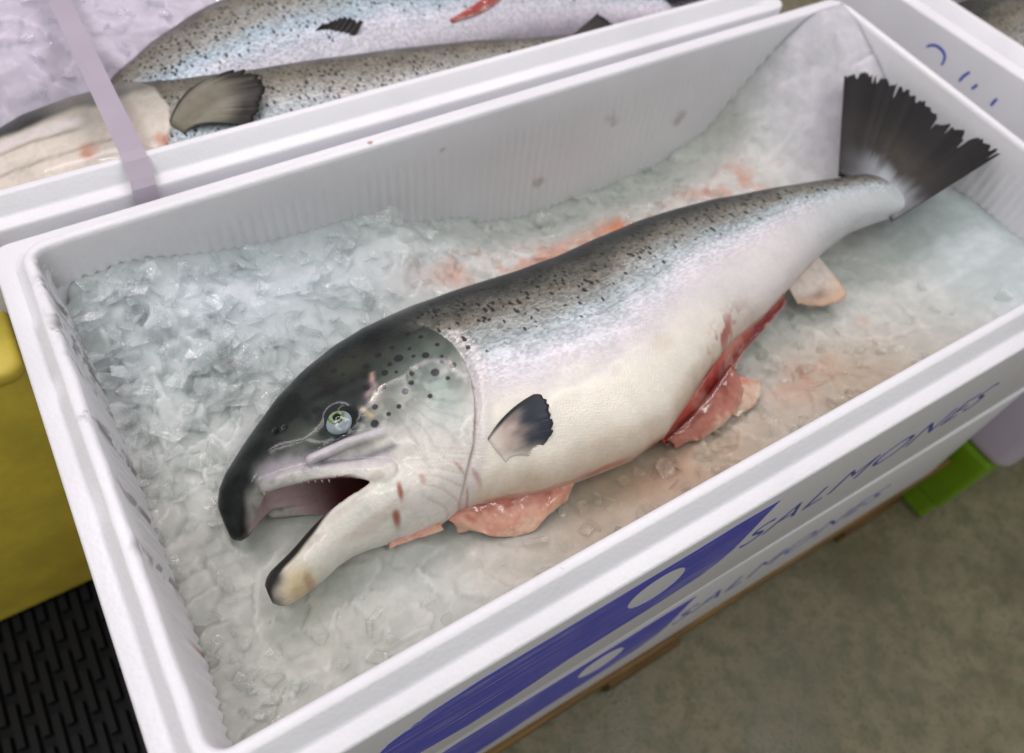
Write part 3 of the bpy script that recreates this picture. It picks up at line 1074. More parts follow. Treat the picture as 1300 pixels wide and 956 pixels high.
mouth = mouth * (1 - floor_m) + np.array(lin(168, 70, 54)) * floor_m
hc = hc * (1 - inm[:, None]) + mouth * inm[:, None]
# blood smears on the jaw and along the gill edge
def blot(cx, cy, rx, ry, ang=0.0):
    dx_, dy_ = x - cx, y - cy
    u = dx_ * math.cos(ang) + dy_ * math.sin(ang)
    w_ = -dx_ * math.sin(ang) + dy_ * math.cos(ang)
    return np.exp(-(((u / rx) ** 2 + (w_ / ry) ** 2) ** 2)) * (z > m - 0.02)
gd = f_g(y) - x
headm = sstep(-.0015, .0015, gd + 0.0) * 1.0
headm = np.where(y > .188, sstep(.212, .190, x + 0.5 * (y - .188)), headm)
headm = np.where(x > .225, 0, headm)
lat = np.exp(-((dv - .505 - .01 * np.sin(x * 9)) / .006) ** 2)[:, None] * .35
bodyc = bodyc * (1 - lat) + np.array(lin(112, 116, 116)) * lat
col = bodyc * (1 - headm[:, None]) + hc * headm[:, None]
# pale collar behind the gill cover
collar = sstep(-.016, -.010, gd) * (gd < 0.0005) * (y < .176) * (y > .070)
col = col * (1 - 0.6 * collar[:, None]) + np.array(lin(212, 206, 206)) * 0.6 * collar[:, None]
groove = np.exp(-((gd + .0004) / .0008) ** 2) * (y > .066) * (y < .150) * np.clip(.1 + 1.3 * vnoise(x * 60, y * 110, 8), 0, 1)
gcol = np.array(lin(128, 70, 56))
col = col * (1 - 0.7 * groove[:, None]) + gcol * 0.7 * groove[:, None]
BL = [(.1405, .0925, .0018, .0050, -0.25, .85), (.1335, .0835, .0026, .0028, 0, .9), (.1555, .0925, .0020, .0030, 0, .5), (.180, .0905, .0012, .0045, .4, .5), (.1890, .0830, .0016, .0050, .3, .45), (.073, .076, .003, .004, 0, .4), (.172, .074, .006, .0012, .7, .5), (.1800, .076, .0010, .006, -.3, .55),  (.345, .102, .010, .006, 0, .12), (.30, .098, .006, .004, 0, .10)]
for (a, b, c, e, g, s) in BL:
    k = (blot(a, b, c, e, g) * s)[:, None]
    col = col * (1 - k) + np.array(lin(150, 66, 34)) * k
cutst = np.exp(-(((x - .402) / .022) ** 2 + ((y - (f_v(x) + .006)) / .0085) ** 2)) * sstep(.40, .62, .55 * vnoise(x * 130, y * 130, 5) + .45 * vnoise(x * 320, y * 320, 7)) * (z > m - .02)
cutst = (.85 * cutst)[:, None]
col = col * (1 - cutst) + np.array(lin(160, 58, 52)) * cutst
# raw red edge of the cut belly
edge = sstep(.0065, .0025, np.abs(z - m + .003 + .004 * (vnoise(x * 120, 2, 5) - 0.5))) * (dv < .3) * sstep(.185, .20, x) * sstep(.54, .52, x)
edge *= np.clip(0.35 + vnoise(x * 70, 9, 1), 0, 1)
col = col * (1 - 0.7 * edge[:, None]) + np.array(lin(186, 92, 74)) * 0.7 * edge[:, None]
sil = sstep(.45, .65, dv) * (1 - headm) * 0.8 + 0.25 * (1 - headm) + 0.35 * lip
SB = (0.30, 0.14, -0.116)
salmon = thing('salmon', 'whole open-mouthed salmon with dark spotted back lying on ice in front', 'fish', SB, 0, 'salmon lying on ice')
mesh_obj('body', V, Q, SKIN, salmon, SB, attrs={'rc': V, 'col': np.clip(col, 0, 1), 'dv': dv, 'head': headm, 'sil': sil * (1 - inm)})

# eye
m_ = NT('eye_white')
vv_ = m_.coord()
m_.set(Base_Color=m_.mix(m_.noise(vv_, 150), lin(150, 160, 168), lin(112, 124, 128)), Roughness=0.24, Coat_Weight=0.1)
EYE_M = m_.m
m_ = NT('eye_iris')
vv_ = m_.coord()
m_.set(Base_Color=m_.mix(m_.ramp(m_.noise(vv_, 420), 0.4, 0.62), lin(138, 158, 116), lin(64, 80, 58)), Roughness=0.22, Coat_Weight=0.15)
IRIS_M = m_.m
PUPIL_M = plain('eye_pupil', (0.004, 0.004, 0.006), 0.08, 20, 0.2)


def dome(name, c, r, hgt, mat, parent, base, tilt, seg=28, ring=8):
    Vd, Fd = [], []
    R_ = Euler(tilt).to_matrix()
    for i in range(ring + 1):
        a = (math.pi / 2) * i / ring
        for k in range(seg):
            b = 2 * math.pi * k / seg
            p = R_ @ Vector((r * math.cos(a) * math.cos(b), r * math.cos(a) * math.sin(b), hgt * math.sin(a)))
            Vd.append((c[0] + p.x, c[1] + p.y, c[2] + p.z))
    for i in range(ring):
        for k in range(seg):
            a0, b0 = i * seg + k, i * seg + (k + 1) % seg
            Fd.append((a0, b0, b0 + seg, a0 + seg))
    return mesh_obj(name, Vd, Fd, mat, parent, base)


tl = (-0.16, -0.10, 0)
eye = dome('eye', (EYE[0], EYE[1], ez - 0.0032), 0.0098, 0.0042, EYE_M, salmon, SB, tl)
dome('iris', (EYE[0] - .0005, EYE[1] + .0012, ez - 0.0014), 0.0064, 0.0028, IRIS_M, eye, SB, tl)
dome('pupil', (EYE[0] - .0007, EYE[1] + .0014, ez - 0.0001), 0.0036, 0.0018, PUPIL_M, eye, SB, tl, 20)


def resample(P, n):
    P = np.array(P, float)
    s = np.concatenate([[0], np.cumsum(np.linalg.norm(np.diff(P, axis=0), axis=1))])
    t = np.linspace(0, s[-1], n)
    return np.stack([np.interp(t, s, P[:, c]) for c in range(3)], 1)


def chaikin(P, it=2):
    P = np.array(P, float)
    for _ in range(it):
        if len(P) < 3:
            break
        Q_ = [P[0]]
        for a, b in zip(P[:-1], P[1:]):
            Q_ += [.75 * a + .25 * b, .25 * a + .75 * b]
        P = np.array(Q_ + [P[-1]])
    return P


def fin(name, root, tip, nu, nt, thk, parent, base, colf, rays=18, ragged=0.06, seed=1, wave=0.001, bow=(0, 0, 0)):
    """fin membrane from root line to tip line, with real thickness, ray ripples and a frayed edge"""
    rg = np.random.default_rng(seed)
    A, B = resample(chaikin(root), nu), resample(chaikin(tip), nu)
    u = np.linspace(0, 1, nu)
    rag = 1 - ragged * (vnoise(u * rays * 0.9, seed * 3.1, 0.5) ** 2) - ragged * 0.9 * sstep(.74, .86, vnoise(u * rays * 1.3, seed * 1.7, 2.5)) - .25 * ragged * vnoise(u * rays * 3.1, seed, 4.5)
    t = np.linspace(0, 1, nt)
    tt = t[None, :] * rag[:, None]
    P = A[:, None, :] * (1 - tt[..., None]) + B[:, None, :] * tt[..., None]
    arch = (4 * t * (1 - t))[None, :, None]
    P = P + arch * np.array(bow)
    rip = wave * np.sin(u * rays * 2 * math.pi)[:, None] * t[None, :] + 2.2 * wave * (vnoise(u * 5, seed, 1)[:, None] - 0.5) * t[None, :] ** 1.5 * 2
    P[..., 2] += rip
    th = thk * (1 - 0.75 * t)[None, :] / 2
    top, bot = P.copy(), P.copy()
    top[..., 2] += th
    bot[..., 2] -= th
    Vv = np.concatenate([top.reshape(-1, 3), bot.reshape(-1, 3)])
    N = nu * nt
    Fs = []
    for i in range(nu - 1):
        for j in range(nt - 1):
            a = i * nt + j
            Fs.append((a, a + nt, a + nt + 1, a + 1))
            Fs.append((N + a, N + a + 1, N + a + nt + 1, N + a + nt))
    for i in range(nu - 1):
        for j in (0, nt - 1):
            a, b = i * nt + j, (i + 1) * nt + j
            q = (a, b, N + b, N + a)
            Fs.append(q if j else q[::-1])
    for j in range(nt - 1):
        for i in (0, nu - 1):
            a, b = i * nt + j, i * nt + j + 1
            q = (a, b, N + b, N + a)
            Fs.append(q[::-1] if i else q)
    uu = np.repeat(u[:, None], nt, 1).ravel()
    ttf = np.repeat(t[None, :], nu, 0).ravel()
    C_ = colf(uu, ttf)
    C_ = np.concatenate([C_, C_])
    ray = (uu + .05 * (vnoise(uu * 6, seed, 3) - .5)) * rays
    ray = np.concatenate([ray, ray])
    return mesh_obj(name, Vv, Fs, FIN, parent, base, attrs={'rc': Vv, 'col': C_, 'ray': ray})


def mixc(a, b, k):
    return np.asarray(a)[None, :] * (1 - k[:, None]) + np.asarray(b)[None, :] * k[:, None]


def tailcol(u, t):
    c = mixc(lin(30, 27, 24), lin(11, 11, 11), sstep(.30, .8, t + 0.25 * (vnoise(u * 9, t * 4, 1) - .5)))
    k = np.exp(-(((u - .55) / .28) ** 2)) * np.exp(-((t - .42) / .16) ** 2) * .35
    c = c * (1 - k[:, None]) + np.array(lin(82, 76, 62)) * k[:, None]
    s = sstep(.36, .14, t + .10 * (vnoise(u * 14, t * 8, 2) - .5)) * np.exp(-((u - .62) / .34) ** 2)
    c = c * (1 - s[:, None]) + np.array(lin(168, 174, 178)) * s[:, None]
    return c


fin('tail_fin', [(.606, .1830, -.0370), (.612, .170, -.0365), (.615, .150, -.0365), (.614, .132, -.0370), (.609, .1210, -.0378)],
    [(.6985, .2790, -.0225), (.7140, .2680, -.0175), (.7250, .2420, -.0140), (.7275, .2110, -.0135), (.7240, .186, -.0142), (.7260, .1714, -.0130), (.7355, .1453, -.0100), (.7365, .1240, -.0095)],
    170, 26, .0042, salmon, SB, tailcol, 47, 0.14, 3, .0003)


def peccol(u, t):
    # u = 0 leading (upper) edge
    c = mixc(lin(196, 178, 168), lin(50, 56, 68), sstep(.22, .72, t + .25 * (vnoise(u * 7, t * 5, 4) - .5)))
    pale = sstep(.62, 1.0, u)
    c = c * (1 - pale[:, None] * .75) + np.array(lin(214, 204, 190)) * pale[:, None] * .75
    e = sstep(.13, .05, u)
    c = c * (1 - e[:, None]) + np.array(lin(42, 42, 44)) * e[:, None]
    rt = sstep(.30, .02, t)
    c = c * (1 - rt[:, None] * (1 - e[:, None] * .7)) + np.array(lin(222, 212, 200)) * rt[:, None] * (1 - e[:, None] * .7)
    tp = sstep(.90, .99, t) * sstep(.9, .7, u)
    return c * (1 - tp[:, None] * .6) + np.array(lin(40, 42, 48)) * tp[:, None] * .6


def on_skin(pts, lift):
    return [(px, py, float(surf_z(px, py)) + lift_) for (px, py), lift_ in zip(pts, lift)]


fin('pectoral_fin', on_skin([(.2030, .0960), (.2040, .0915), (.2056, .0865), (.2085, .0805)], [.0002] * 4),
    on_skin([(.2420, .1050), (.2470, .1025), (.2482, .0955), (.2470, .0880), (.2435, .0800), (.2350, .0765), (.2230, .0765)], [.0045, .005, .005, .0045, .003, .0014, .0006]),
    70, 18, .0016, salmon, SB, peccol, 31, .10, 5, .00012, bow=(-.001, .0022, .002))


def analcol(u, t):
    c = mixc(lin(226, 214, 204), lin(214, 184, 158), sstep(.5, .95, t))
    k = np.exp(-(((u - .55) / .18) ** 2 + ((t - .72) / .10) ** 2))
    return c * (1 - k[:, None] * .6) + np.array(lin(112, 84, 74)) * k[:, None] * .6


fin('anal_fin', [(.5400, .1400, -.056), (.5180, .1260, -.058), (.4980, .1180, -.060)],
    [(.5570, .1040, -.076), (.5560, .0940, -.079), (.5430, .0905, -.081), (.5230, .0975, -.080), (.5060, .1060, -.076)], 50, 14, .0026, salmon, SB, analcol, 27, .10, 8, .0004)


def sheet(name, root, tip, nu, nt, thk, parent, base, cA, cB, amp, seed, bow=(0, 0, 0), cE=None):
    """a limp flap of raw flesh or membrane"""
    A, B = resample(chaikin(root), nu), resample(chaikin(tip), nu)
    t = np.linspace(0, 1, nt)
    u = np.linspace(0, 1, nu)
    P = A[:, None, :] * (1 - t[None, :, None]) + B[:, None, :] * t[None, :, None]
    P = P + (4 * t * (1 - t))[None, :, None] * np.array(bow)
    nn = (vnoise(u[:, None] * 9, t[None, :] * 4, seed) - .5) + .5 * (vnoise(u[:, None] * 24, t[None, :] * 9, seed + 4) - .5)
    P[..., 2] += amp * nn * np.sqrt(t)[None, :]
    P[:, -1, :2] += (vnoise(u * 8, seed, 7)[:, None] - .5) * amp * .7
    th = thk * (1 - .7 * t)[None, :] / 2
    top, bot = P.copy(), P.copy()
    top[..., 2] += th
    bot[..., 2] -= th
    Vv = np.concatenate([top.reshape(-1, 3), bot.reshape(-1, 3)])
    N = nu * nt
    Fs = []
    for i in range(nu - 1):
        for j in range(nt - 1):
            a = i * nt + j
            Fs.append((a, a + nt, a + nt + 1, a + 1))
            Fs.append((N + a, N + a + 1, N + a + nt + 1, N + a + nt))
        for j in (0, nt - 1):
            a, b = i * nt + j, (i + 1) * nt + j
            q = (a, b, N + b, N + a)
            Fs.append(q if j else q[::-1])
    for j in range(nt - 1):
        for i in (0, nu - 1):
            a, b = i * nt + j, i * nt + j + 1
            q = (a, b, N + b, N + a)
            Fs.append(q[::-1] if i else q)
    tt = np.repeat(t[None, :], nu, 0).ravel()
    uu = np.repeat(u[:, None], nt, 1).ravel()
    tw = np.clip(tt + .35 * (vnoise(uu * 13, tt * 5, seed) - .5) + .2 * (vnoise(uu * 40, tt * 14, seed) - .5), 0, 1)
    C_ = mixc(cA, cB, sstep(.05, .75, tw))
    rim_ = sstep(.86, .97, tw)[:, None]
    C_ = C_ * (1 - .5 * rim_) + np.array(lin(228, 204, 180)) * .5 * rim_
    C_ = np.concatenate([C_, C_])
    Vv_ = Vv
    return mesh_obj(name, Vv_, Fs, FLESH, parent, base, attrs={'rc': Vv_, 'col': C_})


RED, PINK, DRED = lin(176, 66, 56), lin(226, 172, 152), lin(110, 30, 32)
# membrane hanging out of the throat cut, in front of the belly
sheet('throat_flap', [(.163, .0850, -.078), (.187, .0830, -.076), (.212, .0750, -.076), (.238, .0680, -.076), (.262, .0640, -.076)],
      [(.172, .0720, -.087), (.182, .0620, -.088), (.2000, .0505, -.088), (.2230, .0480, -.088), (.2490, .0560, -.086)], 50, 16, .004, salmon, SB, lin(150, 46, 42), lin(224, 168, 146), .0050, 3, (0, 0, .004))
sheet('throat_fold', [(.178, .0840, -.073), (.205, .0770, -.072), (.235, .0690, -.072)], [(.186, .0700, -.0835), (.206, .0610, -.0840), (.232, .0590, -.0830)], 36, 9, .005, salmon, SB, lin(110, 26, 28), lin(196, 104, 90), .004, 23, (0, 0, .002))
sheet('gill_slit', [(.128, .0870, -.0760), (.145, .0865, -.074), (.160, .0835, -.0720)], [(.126, .0790, -.081), (.143, .0770, -.080), (.162, .0735, -.079)], 24, 6, .004, salmon, SB, lin(140, 34, 32), lin(216, 160, 140), .002, 5)
# raw edge of the belly cut and the torn pelvic fin
sheet('belly_cut', [(.328, .0600, -.072), (.357, .0700, -.071), (.385, .0820, -.069), (.410, .0940, -.067), (.440, .1040, -.065), (.470, .1120, -.063), (.497, .1200, -.060)],
      [(.333, .0540, -.081), (.360, .0550, -.081), (.387, .0630, -.080), (.412, .0790, -.078), (.438, .0915, -.075), (.465, .1000, -.073), (.494, .1090, -.070)], 80, 12, .004, salmon, SB, lin(200, 92, 82), lin(132, 40, 38), .004, 9, (0, 0, -.004))
sheet('belly_fold', [(.330, .0560, -.074), (.357, .0620, -.073), (.385, .0720, -.071), (.410, .0830, -.069)],
      [(.337, .0500, -.081), (.366, .0465, -.082), (.394, .0500, -.081), (.412, .0630, -.079)], 50, 8, .003, salmon, SB, lin(126, 60, 52), lin(178, 118, 102), .004, 19, (0, 0, .003))
sheet('pelvic_fin', [(.388, .0640, -.078), (.400, .0700, -.077), (.412, .0760, -.076)], [(.396, .0490, -.0845), (.4180, .0500, -.084), (.4330, .0640, -.081)], 36, 14, .0020, salmon, SB, lin(198, 122, 104), lin(208, 182, 162), .003, 12)
# row of small teeth under the upper jaw
bm = bmesh.new()
for k in range(11):
    px = .070 + k * .0037
    py = float(np.interp(px, VX, VY)) + 0.001
    zc = float(f_m(px)) + float(f_t(px)) * 0.72
    r = bmesh.ops.create_cone(bm, cap_ends=True, segments=6, radius1=.0009, radius2=.0003, depth=.0026)
    M = Matrix.Translation((px, py, zc)) @ Euler((math.radians(100 + random.uniform(-12, 12)), 0, random.uniform(-.2, .2))).to_matrix().to_4x4()
    bmesh.ops.transform(bm, matrix=M, verts=r['verts'])
o = bm_obj('teeth', bm, plain('tooth', lin(205, 195, 175), 0.3), salmon, SB, True)
o['kind'] = 'stuff'


# ------------------------------------------------------------------ the fish in the other boxes
def other_fish(label, knots, m_z, seed, gill=None, shift=0.0, extra=None):
    """knots: (x, dorsal y, ventral y, half thickness); m_z: (x, z) of the mid plane"""
    K = np.array(knots, float)
    fd = lambda q: np.interp(q, K[:, 0], K[:, 1])
    fv = lambda q: np.interp(q, K[:, 0], K[:, 2])
    ft = lambda q: np.interp(q, K[:, 0], K[:, 3])
    Mz = np.array(m_z, float)
    fm = lambda q: np.interp(q, Mz[:, 0], Mz[:, 1])
    h = 0.0024
    l0 = (K[0, 0] - .006, K[:, 2].min() - .006, (Mz[:, 1].min() - K[:, 3].max()) - .006)
    hi_ = (K[-1, 0] + .006, K[:, 1].max() + .006, (Mz[:, 1].max() + K[:, 3].max()) + .010)
    X, Y, Z = [(l0[i] + h * np.arange(int((hi_[i] - l0[i]) / h) + 1)).reshape([-1 if j == i else 1 for j in range(3)]) for i in range(3)]
    T = ft(X) + 0 * Y
    if gill:
        gxx = np.interp(Y, [g[1] for g in gill], [g[0] for g in gill])
        dd = gxx - X
        T = T + np.where(dd > 0, .003 * np.exp(-np.abs(dd) / .02), -.0015 * np.exp(-(dd / .004) ** 2))
    dd_, vv_ = fd(X), fv(X)
    yc, W = (dd_ + vv_) / 2, (dd_ - vv_) / 2
    q = np.abs((Y - yc) / W) ** 2.2 + np.abs((Z - fm(X)) / T) ** 2.1
    Fq = (q ** .47 - 1) * np.minimum(W, ft(X))
    Vq, Qq = surface_net(Fq.astype(np.float32), l0, h)
    Vq = relax(Vq, Qq, 3)
    x, y, z = Vq.T
    dv = np.clip((y - fv(x)) / (fd(x) - fv(x)), 0, 1)
    dv0 = dv
    dv = np.clip(dv + shift * (1 - dv) * 1.3, 0, 1)
    nz_ = vnoise(x * 50 + seed, y * 80, z * 40) - .5
    st = [(0, lin(206, 196, 200)), (.30, lin(214, 206, 216)), (.44, lin(196, 196, 206)), (.54, lin(158, 176, 186)), (.64, lin(156, 156, 150)), (.78, lin(122, 116, 102)), (.88, lin(66, 66, 58)), (1, lin(36, 38, 36))]
    c = np.stack([np.interp(np.clip(dv + .07 * nz_, 0, 1), [s[0] for s in st], [s[1][i] for s in st]) for i in range(3)], 1)
    hm = np.zeros(len(x))
    if gill:
        gq = np.interp(y, [g[1] for g in gill], [g[0] for g in gill]) - x
        hm = sstep(-.002, .002, gq)
        gcov = sstep(.025, .06, x) * sstep(.30, .55, dv0)
        pale = mixc(lin(222, 212, 200), lin(40, 44, 40), sstep(.58, .68, dv0 - .5 * np.clip(x - .03, 0, 1) + .10 * nz_))
        pale = pale * (1 - .55 * gcov[:, None]) + np.array(lin(150, 148, 138)) * .55 * gcov[:, None]
        und = np.exp(-((dv0 - .30 - .5 * (x - .02)) / .012) ** 2) * sstep(.10, .08, x)
        pale = pale * (1 - .5 * und[:, None]) + np.array(lin(120, 100, 84)) * .5 * und[:, None]
        jaw = np.exp(-((dv0 - .54 + .3 * (x - .03)) / .040) ** 2) * sstep(.065, .055, x)
        pale = pale * (1 - .8 * jaw[:, None]) + np.array(lin(216, 208, 210)) * .8 * jaw[:, None]
        crease = np.exp(-((dv0 - .47 + .3 * (x - .03)) / .016) ** 2) * sstep(.062, .05, x)
        pale = pale * (1 - .6 * crease[:, None]) + np.array(lin(96, 84, 74)) * .6 * crease[:, None]
        # cream throat with folds and blood
        c = c * (1 - hm[:, None]) + pale * hm[:, None]
        for (bx, by, br, bs) in (extra or ()):
            k = (np.exp(-((((x - bx) / br) ** 2 + ((y - by) / br) ** 2) ** 2)) * bs * np.clip(.1 + 1.5 * vnoise(x * 150, y * 150, 3), 0, 1))[:, None]
            c = c * (1 - k) + np.array(lin(196, 104, 52)) * k
    base = (float(K[len(K) // 2, 0]), float((K[:, 1].mean() + K[:, 2].mean()) / 2), float(Mz[:, 1].min() - K[:, 3].max()))
    t = thing('salmon', label, 'fish', base, 0, 'salmon lying on ice')
    mesh_obj('body', Vq, Qq, SKIN_B, t, base, attrs={'rc': Vq, 'col': np.clip(c, 0, 1), 'dv': np.clip(dv + .06, 0, 1), 'head': hm, 'sil': sstep(.4, .6, dv) * (1 - hm) * .8})
    sz = lambda px, py: float(fm(px) + ft(px) * max(0, 1 - abs((py - (fd(px) + fv(px)) / 2) / ((fd(px) - fv(px)) / 2)) ** 2.2) ** .48)
    return t, base, sz


f2, b2, sz2 = other_fish('grey-silver fish in the box behind, head to the left, dark pectoral fin raised',
                         [(-.055, .500, .490, .004), (-.045, .520, .470, .018), (-.02, .540, .448, .028), (.02, .5555, .432, .036), (.06, .5600, .422, .040), (.10, .5590, .412, .042), (.16, .5480, .405, .043), (.25, .5250, .402, .041), (.33, .5060, .403, .035), (.41, .4860, .410, .026), (.47, .4660, .420, .016), (.50, .458, .424, .010), (.515, .452, .430, .004)],
                         [(-.06, -.075), (.1, -.072), (.3, -.066), (.45, -.056), (.52, -.048)], 3,
                         gill=[(.075, .40), (.100, .43), (.118, .455), (.125, .475), (.122, .51), (.105, .54), (.09, .56)],
                         shift=.34, extra=[(.056, .4630, .0075, .85), (.108, .4490, .0060, .85), (.118, .440, .004, .5)])
# jaw bone of that fish: the lip ridge lit along its edge
jr = []
fin('pectoral_fin', [(.1190, .4600, sz2(.119, .46) + .0005), (.1260, .4480, sz2(.126, .448) + .0005)],
    [(.178, .4840, sz2(.178, .484) + .016), (.196, .4820, sz2(.196, .482) + .015), (.204, .4660, sz2(.204, .466) + .014), (.197, .4450, sz2(.197, .445) + .011), (.176, .4300, sz2(.176, .43) + .008)],
    60, 16, .003, f2, b2, lambda u, t: mixc(lin(124, 120, 104), lin(34, 32, 28), np.clip(sstep(.62, .9, t + .15 * (vnoise(u * 9, t * 3, 1) - .5)) + sstep(.10, .02, u), 0, 1)), 29, .16, 6, .0005, bow=(-.004, .006, .004))
fin('dorsal_fin', [(.238, .5160, sz2(.238, .514) + .001), (.288, .5030, sz2(.288, .501) + .001)], [(.276, .5210, -.020), (.296, .5230, -.012), (.312, .5120, -.018)], 40, 10, .005, f2, b2,
    lambda u, t: mixc(lin(58, 54, 48), lin(34, 32, 30), t), 9, .12, 7, .001)
fin('tail_fin', [(.506, .454, -.048), (.506, .428, -.048)], [(.548, .470, -.040), (.552, .444, -.044), (.545, .415, -.050)], 40, 10, .006, f2, b2, lambda u, t: mixc(lin(60, 58, 52), lin(36, 34, 34), t), 12, .12, 8, .001)

f3, b3, sz3 = other_fish('spotted fish at the very back with a red belly slit and its head hidden',
                         [(.060, .540, .530, .004), (.075, .553, .515, .014), (.10, .576, .495, .026), (.14, .602, .480, .036), (.19, .625, .478, .043), (.25, .640, .478, .047), (.32, .645, .480, .047), (.40, .632, .482, .042), (.48, .606, .486, .034), (.55, .572, .482, .024), (.60, .540, .472, .015), (.64, .515, .462, .010), (.655, .500, .468, .004)],
                         [(.06, -.070), (.2, -.064), (.4, -.064), (.6, -.064), (.66, -.060)], 5, shift=.24)
sheet('belly_cut', [(.395, .5030, sz3(.395, .503) + .0008), (.42, .5100, sz3(.42, .51) + .0008), (.452, .5220, sz3(.452, .522) + .0008), (.475, .5320, sz3(.475, .532) + .0008)],
      [(.397, .5000, sz3(.397, .50) + .0008), (.425, .5030, sz3(.425, .503) + .0012), (.457, .5120, sz3(.457, .512) + .0012), (.478, .5270, sz3(.478, .527) + .001)], 24, 6, .003, f3, b3, RED, lin(150, 70, 66), .002, 15)
fin('tail_fin', [(.640, .505, -.050), (.642, .470, -.050)], [(.690, .520, -.030), (.700, .470, -.024), (.672, .425, -.024)], 40, 10, .006, f3, b3, lambda u, t: mixc(lin(60, 58, 52), lin(36, 34, 34), t), 12, .12, 9, .001)
f4, b4, sz4 = other_fish('dark spotted fish in the box beyond the tail', [(.86, .25, .24, .004), (.875, .285, .205, .016), (.91, .322, .165, .030), (.97, .350, .140, .040), (1.05, .352, .135, .043), (1.14, .335, .145, .038), (1.24, .300, .165, .026), (1.32, .27, .185, .012), (1.34, .255, .20, .005)],
                         [(.8, -.068), (1.4, -.065)], 8, shift=.25)


# ------------------------------------------------------------------ crushed ice
def ice_material(name, base_mul, trans, rough, ior=1.25, sss=0.6):
    m = NT(name)
    rc = m.attr('rc', 'Vector')
    col = m.attr('col', 'Color')
    a = m.noise(rc, 70, 6, 0.65)
    b = m.noise(rc, 260, 5, 0.6)
    c = m.mix(m.ramp(a, 0.35, 0.68), m.mix(1.0, col, (0.84, 0.86, 0.86, 1), 'MULTIPLY'), col)
    m.set(Base_Color=c, Roughness=m.ramp(b, 0.35, 0.65, rough * 0.5, rough * 1.5), Transmission_Weight=m.ramp(a, 0.3, 0.7, trans, trans * 0.6), IOR=ior, Subsurface_Weight=sss, Subsurface_Scale=0.02)
    m.b.inputs['Subsurface Radius'].default_value = (1, 1, 1)
    b1 = m.bump(a, 0.3, 0.002)
    m.set(Normal=m.bump(b, 0.25, 0.0006, b1))
    return m.m


ICE_BED = ice_material('ice_bed', 1, 0.0, 0.11)


def glass_ice():
    """wet ice shard: mostly clear, milky where it is seen edge-on or is full of bubbles"""
    m = NT('clear_ice_chip')
    rc = m.attr('rc', 'Vector')
    a = m.noise(rc, 90, 5, 0.6)
    b = m.noise(rc, 320, 4, 0.6)
    nrm = m.bump(b, 0.25, 0.0008, m.bump(a, 0.4, 0.003))
    m.set(Base_Color=m.attr('col', 'Color'), Roughness=m.ramp(a, 0.3, 0.7, 0.03, 0.16), Specular_IOR_Level=0.9, Normal=nrm)
    tr = m.n('ShaderNodeBsdfTransparent')
    tr.inputs[0].default_value = (0.97, 0.98, 0.98, 1)
    lw = m.n('ShaderNodeLayerWeight')
    lw.inputs[0].default_value = 0.35
    fac = m.math('ADD', m.math('MULTIPLY', lw.outputs['Facing'], 0.40), m.ramp(a, 0.35, 0.75, 0.06, 0.36), clamp=True)
    mx = m.n('ShaderNodeMixShader')
    m.t.links.new(fac, mx.inputs[0])
    m.t.links.new(tr.outputs[0], mx.inputs[1])
    m.t.links.new(m.b.outputs[0], mx.inputs[2])
    gl = m.n('ShaderNodeBsdfGlossy')
    gl.inputs['Roughness'].default_value = 0.07
    m.t.links.new(nrm, gl.inputs['Normal'])
    fr = m.n('ShaderNodeFresnel')
    fr.inputs[0].default_value = 1.33
    m2 = m.n('ShaderNodeMixShader')
    geo = m.n('ShaderNodeNewGeometry')
    m.t.links.new(m.math('MULTIPLY', fr.outputs[0], m.math('SUBTRACT', 1.0, geo.outputs['Backfacing'])), m2.inputs[0])
    m.t.links.new(mx.outputs[0], m2.inputs[1])
    m.t.links.new(gl.outputs[0], m2.inputs[2])
    m.t.links.new(m2.outputs[0], m.out.inputs[0])
    return m.m


ICE_CHIP = glass_ice()


def cells(X, Y, size, seed, amp_off, amp_tilt):
    """height made of tilted flat shards: nearest jittered seed decides the plane"""
    rg = np.random.default_rng(seed)
    J = rg.random((128, 128, 6))
    gx_, gy_ = X / size, Y / size
    ix, iy = np.floor(gx_).astype(int), np.floor(gy_).astype(int)
    best = np.full(X.shape, 9.0)
    hh = np.zeros(X.shape)
    for dx in (-1, 0, 1):
        for dy in (-1, 0, 1):
            cxi, cyi = (ix + dx), (iy + dy)
            R_ = J[cxi % 128, cyi % 128]
            px, py = cxi + R_[..., 0], cyi + R_[..., 1]
            ex, ey = gx_ - px, gy_ - py
            an = R_[..., 5] * math.pi
            ux, uy = ex * np.cos(an) + ey * np.sin(an), -ex * np.sin(an) + ey * np.cos(an)
            dst = ux * ux * .5 + uy * uy * 1.5
            hv_ = (R_[..., 2] - .5) * amp_off + ((R_[..., 3] - .5) * ex + (R_[..., 4] - .5) * ey) * amp_tilt
            s = dst < best
            best = np.where(s, dst, best)
            hh = np.where(s, hv_, hh)
    return hh


